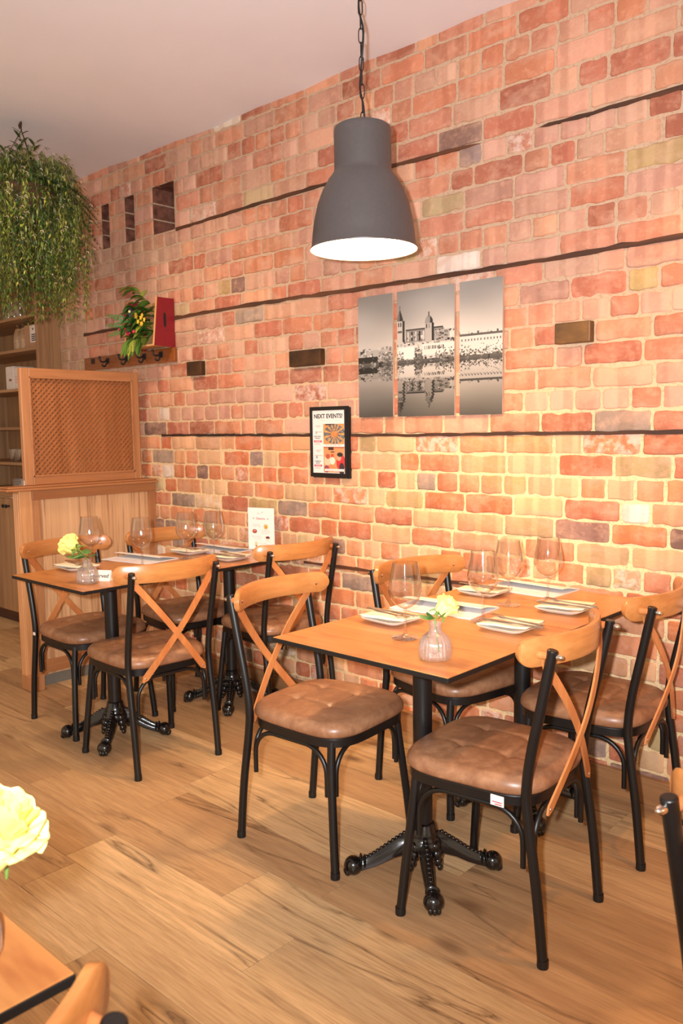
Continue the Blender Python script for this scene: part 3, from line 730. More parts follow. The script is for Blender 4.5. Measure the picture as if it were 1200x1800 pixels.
    # crossed slats
    for s in (1, -1):
        P0 = Vector((0, s * .188, .815)); P1 = Vector((0, -s * .150, .392)); d = (P1 - P0).normalized(); Lg = (P1 - P0).length; sd = Vector((0, -d.z, d.y)); n = 26; rings = []
        for k in range(n + 1):
            t = k / n; c_ = P0 + d * Lg * t
            xb = -.2235 + (.006) * t - .034 * math.sin(PI * min(1, t * 1.02)) * (1 - .35 * t) + (.0036 * s)
            if t > .93: xb = xb
            hw = .0145 * (1 - .12 * math.sin(PI * t))
            e = min(t, 1 - t) * Lg
            if e < .0145: hw *= math.sqrt(max(.04, 1 - ((.0145 - e) / .0145) ** 2))
            rings.append([Vector((xb - .0028, c_.y - sd.y * hw, c_.z - sd.z * hw)), Vector((xb + .0028, c_.y - sd.y * hw, c_.z - sd.z * hw)), Vector((xb + .0028, c_.y + sd.y * hw, c_.z + sd.z * hw)), Vector((xb - .0028, c_.y + sd.y * hw, c_.z + sd.z * hw))])
        mb = MB(); mb.rings(rings, True); o = mb.build('cross_slat', M['slat'], root, smooth=40)
        pe = P1 - d * .018
        mb = MB(); mb.ball((-.2215 + .0036 * s, pe.y, pe.z), (.003, .005, .005), 10, 6); mb.build('screw', M['chrome'], o, smooth=60)
    return root
chair0 = chair_proto()
R_D = math.radians
chairs = [
    (-1.934, -0.963, 5.1, 'black steel chair with beech cross back at near left corner of the front table'),
    (-1.263, -0.942, 184.7, 'cross back chair with white tag hanging from its seat, near right of the front table'),
    (-1.835, -0.350, -10.0, 'cross back chair at the left of the front table, next to the brick wall'),
    (-1.268, -0.300, 183.2, 'cross back chair right of the front table, next to the brick wall'),
    (-3.610, -0.873, 0.5, 'cross back chair between wood divider and reserved table, nearest the yellow rose'),
    (-3.034, -0.934, 174.9, 'cross back chair at the reserved table, back towards the viewer, beside the reserved sign'),
    (-3.020, -0.205, 173.7, 'cross back chair in front of the standing menu card by the wall'),
    (-3.572, -0.325, -6.0, 'cross back chair in the corner between wood divider and brick wall'),
    (-0.201, -1.563, 73.5, 'cross back chair cut off by right edge of the picture'),
    (-0.888, -2.797, 187.8, 'cross back chair at the red-brown table in bottom left corner'),
]
GR = 'black cross back dining chairs'
chair_objs = []
for i, (x, y, a, lab) in enumerate(chairs):
    o = chair0 if i == 0 else copy_tree(chair0)
    o.location = (x, y, 0); o.rotation_euler = (0, 0, R_D(a)); tag(o, lab, 'chair', GR); chair_objs.append(o)
def seat_tag(ch, x, y, z, rz):
    seat = [c for c in ch.children if c.name.startswith('seat') and not c.name.startswith('seat_frame')][0]
    mb = MB(); mt = Matrix.Translation((x, y, z)) @ Matrix.Rotation(rz, 4, 'Z')
    q_ = 1.0 if abs(x + .115) < .01 else .5; mb.box((-.019 * q_, -.0012, -.028 * q_), (.019 * q_, .0012, 0.0), mt); t = mb.build('care_label', M['label'], seat); t['label'] = 'small white care label with red print'
    mb = MB()
    for q in range(3): mb.box((-.015, .0012, -.010 - q * .006), (.015 - q * .004, .0017, -.0075 - q * .006), mt)
    return mb
tg = seat_tag(chair_objs[1], -.115, .2262, .447, 0)
cl = [c for c in chair_objs[1].children if c.name.startswith('seat') and not c.name.startswith('seat_frame')][0].children[0]
for q in range(2):
    mb = MB(); mb.box((-.115 - .014, .2275, .428 - q * .006), (-.115 + .014 - q * .008, .2281, .4305 - q * .006))
    # print sits in the same label mesh
    bmx = bmesh.new(); bmx.from_mesh(cl.data); tmpm = mb.mesh('tmp', M['inkred']); bmx.from_mesh(tmpm); bmx.to_mesh(cl.data); bmx.free()
cl.data.materials.append(M['inkred'])
for pgi, pg in enumerate(cl.data.polygons):
    if pgi >= 6: pg.material_index = 1
seat_tag(chair_objs[4], -.165, -.2055, .446, 0)

# ------------------------------------------------------------------ pedestal tables
TZ = 0.774
def table_base(root, cx, cy):
    mb = MB(); mb.lathe([(.030, .12), (.030, .752)], 28, (cx, cy, 0), cap=True); mb.build('column', M['black'], root, smooth=40)
    mb = MB(); mb.box((cx - .16, cy - .16, .750), (cx + .16, cy + .16, .757)); mb.build('top_plate', M['blackplastic'], root)
    mb = MB()
    mb.lathe([(.02, .075), (.048, .080), (.058, .092), (.060, .105), (.052, .118), (.044, .128), (.046, .136), (.040, .144), (.036, .165), (.031, .17)], 40, (cx, cy, 0), cap=True)
    for k in range(4):   # scrolled leaf brackets hanging between the feet
        a = PI / 2 * k
        rot = Matrix.Rotation(a, 3, 'Z')
        for zz, rr_, rd in ((.10, .050, .020), (.078, .056, .022), (.056, .060, .017), (.040, .066, .011)):
            mb.ball(Vector((cx, cy, zz)) + rot @ Vector((rr_, 0, 0)), (rd * .7, rd, rd), 10, 7, rot)
    mb.build('hub', M['cast'], root, smooth=60)
    for k in range(4):
        a = PI / 4 + PI / 2 * k; d = Vector((math.cos(a), math.sin(a), 0)); sd = Vector((-d.y, d.x, 0)); rings = []
        for r, zt, zb, wd in ((.03, .140, .070, .016), (.06, .132, .070, .019), (.10, .106, .058, .019), (.14, .078, .038, .017), (.17, .060, .026, .015), (.19, .054, .020, .014), (.205, .054, .016, .015)):
            c_ = Vector((cx, cy, 0)) + d * r; h = zt - zb; ring = []
            for u, v in ((-1, 0), (-1, .45), (-.75, .62), (-.45, .78), (-.35, 1), (.35, 1), (.45, .78), (.75, .62), (1, .45), (1, 0), (.5, -.1), (-.5, -.1)):
                ring.append(c_ + sd * (u * wd) + Vector((0, 0, zb + v * h)))
            rings.append(ring)
        mb = MB(); mb.rings(rings, True)
        for q in range(11):   # beaded spine
            r = .06 + q * .012; zt = np.interp(r, [.06, .10, .14, .17, .19], [.132, .106, .078, .060, .054]); mb.ball(Vector((cx, cy, zt)) + d * r, (.0065,) * 3, 8, 5)
        rot = Matrix.Rotation(a, 3, 'Z'); o_ = Vector((cx, cy, 0))
        for rr_, zz, w3 in ((.186, .042, .020), (.198, .046, .022)): mb.ball(o_ + d * rr_ + Vector((0, 0, zz)), (.006, w3, .022), 12, 7, rot)
        # lion paw: ball with three toes
        mb.ball(o_ + d * .222 + Vector((0, 0, .030)), (.030, .031, .030), 16, 10, rot)
        for tt in (-.42, 0, .42):
            td = (rot @ Matrix.Rotation(tt, 3, 'Z')) @ Vector((1, 0, 0)); r3 = Matrix.Rotation(a + tt, 3, 'Z')
            mb.ball(o_ + d * .216 + td * .018 + Vector((0, 0, .033)), (.017, .0095, .021), 10, 7, r3)
            mb.ball(o_ + d * .216 + td * .024 + Vector((0, 0, .014)), (.014, .009, .0138), 10, 7, r3)
        mb.build('foot', M['cast'], root, smooth=60)
def table(x0, x1, y0, y1, cx, cy, label, dz=0.0, group='square pedestal tables'):
    root = empty('dining_table', ((x0 + x1) / 2, (y0 + y1) / 2, 0), 0, label, 'table', group)
    hx, hy = (x1 - x0) / 2, (y1 - y0) / 2
    mb = MB(); mb.box((-hx + .0015, -hy + .0015, TZ + dz - .0025), (hx - .0015, hy - .0015, TZ + dz)); mb.build('tabletop', M['table'], root, bevel=.0008)
    mb = MB(); mb.box((-hx, -hy, TZ + dz - .0155), (hx, hy, TZ + dz - .0018)); mb.build('edge_board', M['blackplastic'], root, bevel=.0015)
    table_base(root, cx - (x0 + x1) / 2, cy - (y0 + y1) / 2)
    if dz:
        for ch in root.children:
            if ch.name.split('.')[0] in ('column',): ch.scale.z = 1.0
    return root
table(-1.857, -1.202, -1.275, -.627, -1.535, -.945, 'orange-brown square table with black edge in front, nearest the pendant lamp')
table(-1.857, -1.203, -.624, -.035, -1.548, -.325, 'orange-brown square table against the brick wall, behind the front table')
table(-3.577, -2.973, -1.268, -.640, -3.318, -.935, 'orange-brown square table with the reserved sign and yellow rose')
table(-3.575, -2.975, -.637, -.035, -3.300, -.255, 'orange-brown square table against the brick wall, carrying the standing menu card')
t5 = table(-1.515, -.862, -3.150, -2.500, -1.26, -2.83, 'red-brown table corner at bottom left of the picture')

# ------------------------------------------------------------------ wine glasses
def glass_proto():
    mb = MB()
    mb.lathe([(.0001, .002), (.040, .0), (.041, .0015), (.030, .0045), (.012, .008), (.006, .014), (.0042, .025), (.0038, .06), (.0042, .082), (.006, .090)], 32, mi=1)
    mb.lathe([(.0001, .0895), (.006, .0905), (.018, .096), (.032, .106), (.044, .121), (.050, .140), (.0505, .153), (.048, .175), (.0435, .200), (.0390, .226), (.0382, .231), (.0376, .231), (.0428, .200), (.0472, .175), (.0497, .153)], 40, mi=0)
    return mb.build('wine_glass', [M['glass'], M['stem']], smooth=60, recalc=True)
g0 = glass_proto()
gl = [
    (-1.536, -1.027, 'large wine glass nearest the front rose vase', 0), (-1.475, -.700, 'wine glass on the front table beside the right-hand plate', 0),
    (-1.544, -.431, 'wine glass on the wall-side table of the front pair, left of its neighbour', 0), (-1.466, -.294, 'wine glass closest to brick wall on the front pair of tables', 0),
    (-3.294, -.775, 'wine glass before the folded menu on the reserved table', 0), (-3.335, -.490, 'wine glass left of the one nearest the standing menu card', 0),
    (-3.265, -.375, 'wine glass nearest the standing menu card', 0), (-3.545, -.893, 'wine glass behind the rose on the reserved table', 0)]
for i, (x, y, lab, _) in enumerate(gl):
    o = g0 if i == 0 else g0.copy()
    if i: C.objects.link(o)
    o.location = (x, y, TZ); o.rotation_euler = (0, 0, i * .7); tag(o, lab, 'wine glass', 'wine glasses on the dining tables')

# ------------------------------------------------------------------ plates, napkins, cutlery
def rsq(hw, r, n=6):
    o = []
    for cx, cy, a0 in ((hw - r, hw - r, 0), (-hw + r, hw - r, 90), (-hw + r, -hw + r, 180), (hw - r, -hw + r, 270)):
        for k in range(n + 1):
            a = R_D(a0 + 90 * k / n); o.append((cx + r * math.cos(a), cy + r * math.sin(a)))
    return o
def plate_proto():
    mb = MB(); rings = []
    for hw, r, z in ((.050, .02, .0005), (.054, .022, .0), (.060, .025, .004), (.082, .032, .015), (.084, .033, .0175), (.0815, .032, .0178), (.062, .026, .0085), (.055, .022, .0065), (.02, .01, .006)):
        rings.append([(x, y, z) for x, y in rsq(hw, r)])
    mb.rings(rings, True); return mb.build('side_plate', M['white'], smooth=50)
def napkin_proto():
    mb = MB(); n = 14; vs = []; fs = []
    for lay, (x0, x1, y0, y1, zb) in enumerate(((-.080, .078, -.058, .060, .0195), (-.072, .082, -.010, .064, .0235))):
        o = len(vs)
        for i in range(n + 1):
            for j in range(7):
                X = x0 + (x1 - x0) * i / n; Y = y0 + (y1 - y0) * j / 6 + .010 * X / .08
                z = zb + .0016 * math.sin(X * 60 + lay) * math.sin(Y * 45)
                vs.append((X, Y, z))
        for i in range(n):
            for j in range(6): fs.append((o + i * 7 + j, o + (i + 1) * 7 + j, o + (i + 1) * 7 + j + 1, o + i * 7 + j + 1))
    mb.add(vs, fs); o = mb.build('napkin', M['napkin'], smooth=60)
    md = o.modifiers.new('thick', 'SOLIDIFY'); md.thickness = .0028; md.offset = 1; return o
def strip(mb, prof, z0, th, zf):
    rings = []
    for x, hw in prof:
        z = z0 + zf(x); rings.append([(x, -hw, z), (x, hw, z), (x, hw * .8, z + th), (x, -hw * .8, z + th)])
    mb.rings(rings, True)
def fork_proto():
    mb = MB(); zf = lambda x: .006 * math.exp(-((x + .075) / .025) ** 2) * 0 + (.006 if x < -.06 else .003 * (x + .06) / .16 if x > 0 else 0) * .5
    strip(mb, [(.102, .006), (.098, .009), (.06, .0065), (.0, .0035), (-.04, .003), (-.052, .009), (-.062, .0115)], 0, .0028, zf)
    for q in range(4):
        y = -.0088 + q * .00587
        mb.box((-.100, y - .0016, .003), (-.061, y + .0016, .0055))
    return mb.build('fork', M['steel'], smooth=40)
def knife_proto():
    mb = MB(); strip(mb, [(.105, .006), (.10, .0085), (.05, .0075), (.008, .005), (.0, .0085), (-.05, .0095), (-.09, .0085), (-.108, .003)], 0, .003, lambda x: 0)
    return mb.build('knife', M['steel'], smooth=40)
pl0, nk0, fk0, kn0 = plate_proto(), napkin_proto(), fork_proto(), knife_proto()
settings = [
    (-1.700, -.885, 180, 'on the front table, left side behind the large wine glass'),
    (-1.352, -.735, 0, 'on the front table, right side'),
    (-1.715, -.318, 180, 'on the wall-side front table, left side'),
    (-1.345, -.395, 0, 'on the wall-side front table, right side'),
    (-3.480, -1.000, 180, 'on the reserved table behind the rose'),
    (-3.455, -.375, 180, 'in the corner by the wood divider'),
    (-3.135, -.385, 0, 'in front of the standing menu card'),
]
for i, (x, y, a, wh) in enumerate(settings):
    for o0, nm, cat, dx, dy, dz, ra, grp, adj in ((pl0, 'side_plate', 'plate', 0, 0, 0, 0, 'square side plates', 'white square plate'), (nk0, 'napkin', 'napkin', 0, 0, 0, 4, 'folded napkins', 'cream napkin'),
                                      (fk0, 'fork', 'fork', .012, .012, .0285, -8, 'forks', 'steel fork'), (kn0, 'knife', 'knife', .02, -.02, .0265, 3, 'knives', 'steel knife')):
        o = o0 if i == 0 else o0.copy()
        if i: C.objects.link(o)
        r = Matrix.Rotation(R_D(a), 3, 'Z') @ Vector((dx, dy, 0)); o.location = (x + r.x, y + r.y, TZ + dz); o.rotation_euler = (0, 0, R_D(a + ra + (i * 37 % 7) - 3))
        tag(o, adj + ' ' + wh, cat, grp)

# ------------------------------------------------------------------ folded paper menus
def menu(cx, cy, rz, label):
    root = empty('menu', (cx, cy, TZ), rz, label, 'menu', 'folded menus on the tables')
    mb = MB(); mb.box((-.160, -.105, .0), (.160, .105, .0025)); mb.build('inner_sheet', M['paperblue'], root)
    rings = []
    for k in range(9):
        t = k / 8; y = .105 - .125 * t; z = .004 + .020 * math.sin(t * PI / 2) ** 1.5
        rings.append([(-.158, y, z), (.158, y, z - .004 * t), (.158, y, z + .0012 - .004 * t), (-.158, y, z + .0012)])
    mb = MB(); mb.rings(rings, True); mb.build('cover', M['paper'], root, smooth=40)
    mb = MB()
    for q in range(5): mb.box((-.12, -.052 - q * .009, .0025), (-.12 + .20 * random.uniform(.5, 1), -.050 - q * .009, .0028))
    mb.build('menu_text', M['inkpink'], root)
menu(-1.69, -.615, .10, 'open paper menu lying between the plates on the front table')
menu(-1.64, -.125, -.03, 'open paper menu lying by the wall on the front pair of tables')
menu(-3.51, -.645, .16, 'open paper menu lying on the reserved table')
menu(-3.45, -.205, .03, 'open paper menu lying below the standing menu card')

# ------------------------------------------------------------------ standing dessert card
sc_ = empty('menu_card', (-3.258, -.064, TZ), R_D(14), 'white upright menu card standing on the table by the brick wall', 'menu card')
mb = MB(); mb.box((-.082, -.003, .0), (.082, .003, .222)); mb.build('card', M['paper'], sc_, bevel=.001)
mb = MB(); mb.box((-.055, -.03, 0), (.055, .03, .005)); mb.build('stand', M['film'], sc_)
RS = 1 / .0018; W_, H_ = int(.156 * RS), int(.214 * RS); im = np.ones((H_, W_, 3)) * np.array([.985, .965, .945]); yy, xx = np.mgrid[0:H_, 0:W_]; U = xx / W_; V = yy / H_
E_(.69, .435, .085, .062, (.93, .74, .42)); E_(.70, .45, .045, .04, (.85, .58, .22)); E_(.24, .555, .095, .055, (.62, .26, .24)); E_(.24, .54, .06, .025, (.80, .50, .46)); E_(.76, .70, .085, .032, (.45, .14, .18)); E_(.76, .755, .05, .03, (.97, .90, .74)); E_(.29, .87, .055, .062, (.95, .84, .62)); E_(.29, .92, .025, .02, (.45, .3, .2))
for v0, u0, u1 in ((.385, .16, .48), (.41, .16, .46), (.44, .16, .5), (.52, .42, .78), (.545, .5, .88), (.57, .5, .85), (.60, .52, .85), (.675, .12, .52), (.70, .12, .55), (.74, .2, .55), (.84, .42, .7), (.87, .42, .72), (.9, .45, .7), (.10, .35, .45), (.085, .5, .58), (.12, .36, .55)):
    for q in range(26):
        a = u0 + (u1 - u0) * q / 26
        if rng.random() < .65: R_(a, a + .014, v0, v0 + .008, (.86, .74, .72))
R_(.54, .57, .07, .085, (.35, .3, .32)); R_(.78, .81, .955, .975, (.4, .34, .36)); R_(.84, .87, .955, .975, (.4, .34, .36))
raster_mesh('card_print', lin(im) * .92, .156, .214, sc_, lambda u, v: (u - .078, -.0036, v + .004), M['print'])
text_obj('title', 'Desserts', .017, M['inkred'], sc_, tm(0, .166, -.0042), sx=.9)
text_obj('title_mark', '*', .02, M['ink'], sc_, tm(-.045, .162, -.0042)); text_obj('title_mark', '*', .02, M['ink'], sc_, tm(.045, .162, -.0042))

# ------------------------------------------------------------------ reserved sign
rs = empty('reserved_sign', (-3.146, -1.084, TZ), R_D(30), 'cream table sign reading Reserved behind the rose vase', 'sign')
mb = MB(); mb.prism([(-.022, 0), (.022, 0), (.003, .044), (-.003, .044)], -.053, .053, lambda u, v, d: (d, u, v)); mb.build('tent_card', M['label'], rs, bevel=.001)
tl = math.atan2(.019, .044)
text_obj('lettering', 'Reserved', .0242, M['ink'], rs, Matrix.Translation((0, -.0135, .021)) @ Matrix.Rotation(PI / 2 - tl, 4, 'X'), bold=.0002, shear=.12)

# ------------------------------------------------------------------ roses in pressed glass bottles
def vase(x, y, label, seed, rz=0.0):
    root = empty('bud_vase', (x, y, TZ), rz, label, 'vase', 'pressed glass bud vases')
    prof = [(.001, .002), (.038, .0), (.043, .004), (.0445, .012), (.044, .035), (.041, .052), (.034, .064), (.023, .072), (.018, .078), (.0165, .088), (.019, .098), (.0205, .102), (.0185, .1015), (.015, .089), (.0165, .078), (.031, .062), (.0385, .050), (.0415, .034), (.0405, .012), (.001, .010)]
    mod = lambda a, z: 1 + (.03 * math.cos(a * 24) if z < .066 and z > .001 else 0)
    mb = MB(); mb.lathe(prof, 144, mod=mod); mb.build('bottle', M['vase'], root, smooth=60)
    return root
def rose(x, y, z0, head, tilt, axis, size, label, leaves, seed):
    rnd = random.Random(seed)
    root = empty('rose', (x, y, z0), 0, label, 'flower', 'yellow roses')
    hd = Vector(head)
    # stem
    mb = MB(); mb.tube(spline([(0.008, .006, -.082), (.004, .003, -.04), (0, 0, 0), hd * .55 + Vector((0, 0, .012)), hd], 8), .0024, 8, col=srgb(110, 140, 60)); mb.build('stem', M['leaf'], root, smooth=60)
    R = Matrix.Rotation(tilt, 3, Vector(axis))
    mb = MB(); layers = [(3, .10, .30, .95, 0.0), (4, .22, .42, 1.02, .15), (5, .38, .60, 1.0, .4), (6, .52, .80, .94, .75), (6, .60, .98, .80, 1.15)]
    for li, (n, rb, rt, ht, cl_) in enumerate(layers):
        for k in range(n):
            a0 = 2 * PI * (k + .37 * li) / n + rnd.uniform(-.15, .15); span = 2 * PI / n * .78
            nu, nv = 14, 11; vs = []; fs = []; cols = []
            for i in range(nu + 1):
                u = i / nu * 2 - 1
                for j in range(nv + 1):
                    v = j / nv
                    r = (rb + (rt - rb) * math.sin(v * PI * .5)) * .5
                    curl = cl_ * max(0, v - .72) * .55
                    r2 = r + curl + .02 * math.sin(u * 5 + k)
                    edge = 1 - .22 * (abs(u) ** 2.4) - .03 * math.sin(u * 9 + k * 2)
                    h = ht * v * edge - curl * .55 + .03
                    aa = a0 + u * span * (.35 + .65 * math.sin(min(1, v * 1.35) * PI * .5))
                    vs.append(R @ (Vector((r2 * math.cos(aa), r2 * math.sin(aa), h)) * size) + hd)
                    cc = srgb(248, 228, 100) if li < 3 else srgb(248, 234, 140)
                    cols.append(cc)
            for i in range(nu):
                for j in range(nv): fs.append((i * (nv + 1) + j, (i + 1) * (nv + 1) + j, (i + 1) * (nv + 1) + j + 1, i * (nv + 1) + j + 1))
            o_ = len(mb.v); mb.add(vs, fs); mb.col[o_:] = cols
    hdm = mb.build('petals', M['petal'], root, smooth=80, recalc=False)
    mb = MB(); mb.cc = srgb(104, 140, 64)
    for k in range(5):
        a = 2 * PI * k / 5; p = [R @ (Vector((.08 * math.cos(a), .08 * math.sin(a), .0)) * size) + hd, R @ (Vector((.34 * math.cos(a), .34 * math.sin(a), .02)) * size) + hd, R @ (Vector((.48 * math.cos(a), .48 * math.sin(a), -.22)) * size) + hd]
        mb.tube(spline(p, 4), [.05 * size * (1 - abs(q / 8 - .35)) for q in range(9)], 6)
    mb.build('calyx', M['leaf'], root, smooth=80)
    for (lx, ly, lz, ln, az, el) in leaves:
        mb = MB(); n = 12; L_, Rr = [], []; d = Vector((math.cos(az) * math.cos(el), math.sin(az) * math.cos(el), math.sin(el))); sd = Vector((-math.sin(az), math.cos(az), 0)); up = d.cross(sd) * -1
        vs = []; fs = []
        for i in range(n + 1):
            t = i / n; hw = ln * .34 * math.sin(PI * t ** .8) * (1 + .08 * math.sin(t * 50)); c_ = Vector((lx, ly, lz)) + d * ln * t - Vector((0, 0, ln * .25 * t * t))
            for q in (-1, -.5, 0, .5, 1): vs.append(c_ + sd * hw * q + up * (abs(q) * hw * .35))
        for i in range(n):
            for j in range(4): fs.append((i * 5 + j, (i + 1) * 5 + j, (i + 1) * 5 + j + 1, i * 5 + j + 1))
        f = rnd.uniform(.85, 1.15); g_ = srgb(82, 122, 58); mb.add(vs, fs, col=(g_[0] * f, g_[1] * f, g_[2] * f, 1))
        mb.build('leaf', M['leaf'], root, smooth=80, recalc=False)
    return root
vase(-1.334, -1.150, 'ribbed glass bud vase on the front table', 1)
rose(-1.334, -1.150, TZ + .10, (-.008, .030, .018), .75, (-.75, .55, 0), .056, 'yellow rose in the vase on the front table',
     [(-.004, .0, .010, .055, 3.6, .45), (0, .0, .010, .045, 4.4, .9), (.004, .004, .010, .040, .3, .9), (-.010, -.004, -.040, .020, 3.9, .2)], 3)
vase(-3.128, -1.155, 'ribbed glass bud vase on the reserved table', 2)
rose(-3.128, -1.155, TZ + .10, (-.045, -.020, .040), 1.15, (.25, -.95, 0), .075, 'yellow rose leaning left from the vase on the reserved table',
     [(-.02, -.01, .010, .075, 3.9, .3), (-.01, 0, .015, .075, 5.6, .35), (0, 0, .010, .06, .4, .5), (-.02, .01, .02, .065, 2.6, .5), (-.015, -.01, .028, .055, 4.8, -.1), (-.01, 0, .014, .06, 4.4, .15)], 5)
vase(-.985, -2.580, 'ribbed glass bud vase on the red-brown table at bottom left', 3)
rose(-.985, -2.580, TZ + .10, (.020, .020, .025), .55, (-.5, .6, 0), .085, 'yellow rose on the red-brown table at bottom left', [(0, 0, .012, .05, .4, .2), (.004, -.004, .012, .05, 5.4, .4), (-.004, .004, .012, .05, 2.4, .4)], 8)

# ------------------------------------------------------------------ timber divider with lattice screen
dv = empty('divider_wall', (-4.32, -.44, 0), 0, 'waist-high timber divider with pale striped panel, standing out from the brick wall', 'divider')
def B(lo, hi): return (lo[0] + 4.32, lo[1] + .44, lo[2]), (hi[0] + 4.32, hi[1] + .44, hi[2])
mb = MB(); mb.box(*B((-4.330, -.800, .06), (-4.300, -.004, 1.06))); mb.build('panel', M['panel'], dv)
mb = MB()
mb.box(*B((-4.352, -.872, .05), (-4.282, -.800, 1.092)))
for q in range(3): mb.tube([Vector((-4.337 + q * .02 + 4.32, -.873 + .44, .06)), Vector((-4.337 + q * .02 + 4.32, -.873 + .44, 1.08))], .007, 8)
mb.build('post', M['postwood'], dv, bevel=.003)
mb = MB(); mb.box(*B((-4.300, -.800, .06), (-4.284, -.755, 1.092))); mb.build('stile', M['divwood'], dv, bevel=.002)
mb = MB(); mb.box(*B((-4.300, -.052, .06), (-4.284, -.006, 1.092))); mb.build('stile', M['divwood'], dv, bevel=.002)
mb = MB(); mb.box(*B((-4.300, -.800, 1.040), (-4.278, -.004, 1.092))); mb.build('top_rail', M['divwoodY'], dv, bevel=.003)
mb = MB(); mb.box(*B((-4.300, -.800, .075), (-4.278, -.004, .145))); mb.build('bottom_rail', M['divwoodY'], dv, bevel=.003)
mb = MB(); mb.box(*B((-4.385, -.955, 1.093), (-4.245, -.004, 1.106))); mb.box(*B((-4.370, -.940, 1.106), (-4.262, -.004, 1.118))); mb.build('ledge', M['divwoodY'], dv, bevel=.005, bseg=3)
mb = MB(); mb.box(*B((-4.345, -.80, .0), (-4.300, -.004, .06))); mb.build('kickboard', M['grey'], dv)
mb = MB(); mb.box(*B((-4.345, -.880, .0), (-4.225, -.805, .085))); mb.build('plinth', M['divwood'], dv, bevel=.004)
ls = empty('lattice_screen', (-4.32, -.45, 1.1185), 0, 'framed diagonal wood lattice screen standing on top of the divider', 'screen')
def B2(lo, hi): return (lo[0], lo[1], lo[2]), (hi[0], hi[1], hi[2])
y0, y1, zt = -.370, .365, .632; ft = .048
mb = MB(); mb.box((-.016, y0, 0), (.016, y0 + ft, zt)); mb.build('frame_stile', M['divwood'], ls, bevel=.004)
mb = MB(); mb.box((-.016, y1 - ft, 0), (.016, y1, zt)); mb.build('frame_stile', M['divwood'], ls, bevel=.004)
mb = MB(); mb.box((-.015, y0 + ft, 0), (.016, y1 - ft, ft)); mb.build('frame_rail', M['divwoodY'], ls, bevel=.004)
mb = MB(); mb.box((-.015, y0 + ft, zt - ft), (.016, y1 - ft, zt)); mb.build('frame_rail', M['divwoodY'], ls, bevel=.004)
ya, yb, za, zb = y0 + ft - .002, y1 - ft + .002, ft - .002, zt - ft + .002
def clip(p, d):
    t0, t1 = -9, 9
    for pc, dc, lo, hi in ((p[0], d[0], ya, yb), (p[1], d[1], za, zb)):
        a, b_ = (lo - pc) / dc, (hi - pc) / dc; t0 = max(t0, min(a, b_)); t1 = min(t1, max(a, b_))
    return t0, t1
mb = MB(); pitch = .0215; hw = .0072; s2_ = math.sqrt(.5)
for lay, (d, n_) in enumerate((((s2_, s2_), (s2_, -s2_)), ((s2_, -s2_), (s2_, s2_)))):
    k0 = -60
    for k in range(-60, 61):
        p = ((ya + yb) / 2 + n_[0] * k * pitch, (za + zb) / 2 + n_[1] * k * pitch); t0, t1 = clip(p, d)
        if t1 - t0 < .012: continue
        x0, x1 = ((.000, .0055) if lay == 0 else (-.0055, .000))
        rings = []
        for t in (t0, t1):
            c_ = (p[0] + d[0] * t, p[1] + d[1] * t); rings.append([(x, c_[0] + n_[0] * q * hw, c_[1] + n_[1] * q * hw) for x, q in ((x0, -1), (x1, -.8), (x1, .8), (x0, 1))])
        mb.rings(rings, True)
mb.build('lattice', M['lattice'], ls)
mb = MB(); mb.box((.016, ya - .002, za - .002), (.021, ya + .010, zb)); mb.box((.016, yb - .010, za - .002), (.021, yb + .002, zb)); mb.box((.016, ya, za - .002), (.021, yb, za + .009)); mb.box((.016, ya, zb - .009), (.021, yb, zb + .002)); mb.build('bead', M['divwoodY'], ls, bevel=.002)
mb = MB(); mb.box((-.03, y0 - .014, 0), (.020, y0 - .0005, .006)); mb.box((-.02, y0 - .006, 0), (.012, y0 - .0005, .03)); mb.build('bracket', M['chrome'], ls, bevel=.002)

# ------------------------------------------------------------------ shelf unit behind the divider
CX0, CX1, CY0 = -6.75, -5.356, -.160
su = empty('shelf_unit', (CX0, CY0, 0), 0, 'tall pale oak shelf unit with cupboard, left behind the divider', 'shelf unit')
W2 = CX1 - CX0; D2 = .42
mb = MB(); mb.box((W2 - .03, .0, 0), (W2, D2, 2.95)); mb.build('side_panel', M['cab'], su, bevel=.002)
mb = MB(); mb.box((W2, .105, 0), (W2 + .012, .157, 2.95)); mb.build('edge_strip', M['cab'], su, bevel=.002)
mb = MB(); mb.box((0, D2 - .012, .9), (W2 - .03, D2, 2.95)); mb.build('back_panel', M['cab'], su)
mb = MB(); mb.box((0, .0, 0), (.03, D2, 2.95)); mb.build('side_panel', M['cab'], su)
SH = (1.192, 1.443, 1.712, 1.982, 2.203, 2.52, 2.92)
for z in SH:
    mb = MB(); mb.box((.03, .0, z - .020), (W2 - .03, D2 - .012, z)); mb.build('shelf', M['shelf'], su, bevel=.0015)
mb = MB(); mb.box((.0, -.01, .945), (W2 - .03, D2 - .012, .975)); mb.build('counter', M['shelf'], su, bevel=.002)
mb = MB(); mb.box((.03, .03, 0), (W2 - .03, D2 - .012, .085)); mb.build('toe_kick', M['batten'], su)
for q in range(3):
    x0 = .03 + q * (W2 - .06) / 3
    mb = MB(); mb.box((x0 + .002, .0, .088), (x0 + (W2 - .06) / 3 - .002, .02, .925)); d_ = mb.build('door', M['cab'], su, bevel=.002)
    for kx in (.08, .13):
        mb = MB(); mb.lathe([(.006, 0), (.006, .018), (.014, .024), (.014, .032), (.006, .038)], 14, (x0 + kx + .25 * (q == 1), .0, .872), Matrix.Rotation(PI / 2, 3, 'X'), cap=True); mb.build('knob', M['iron'], d_, smooth=40)
def on_shelf(x, y, z): return (x, CY0 + y, z)
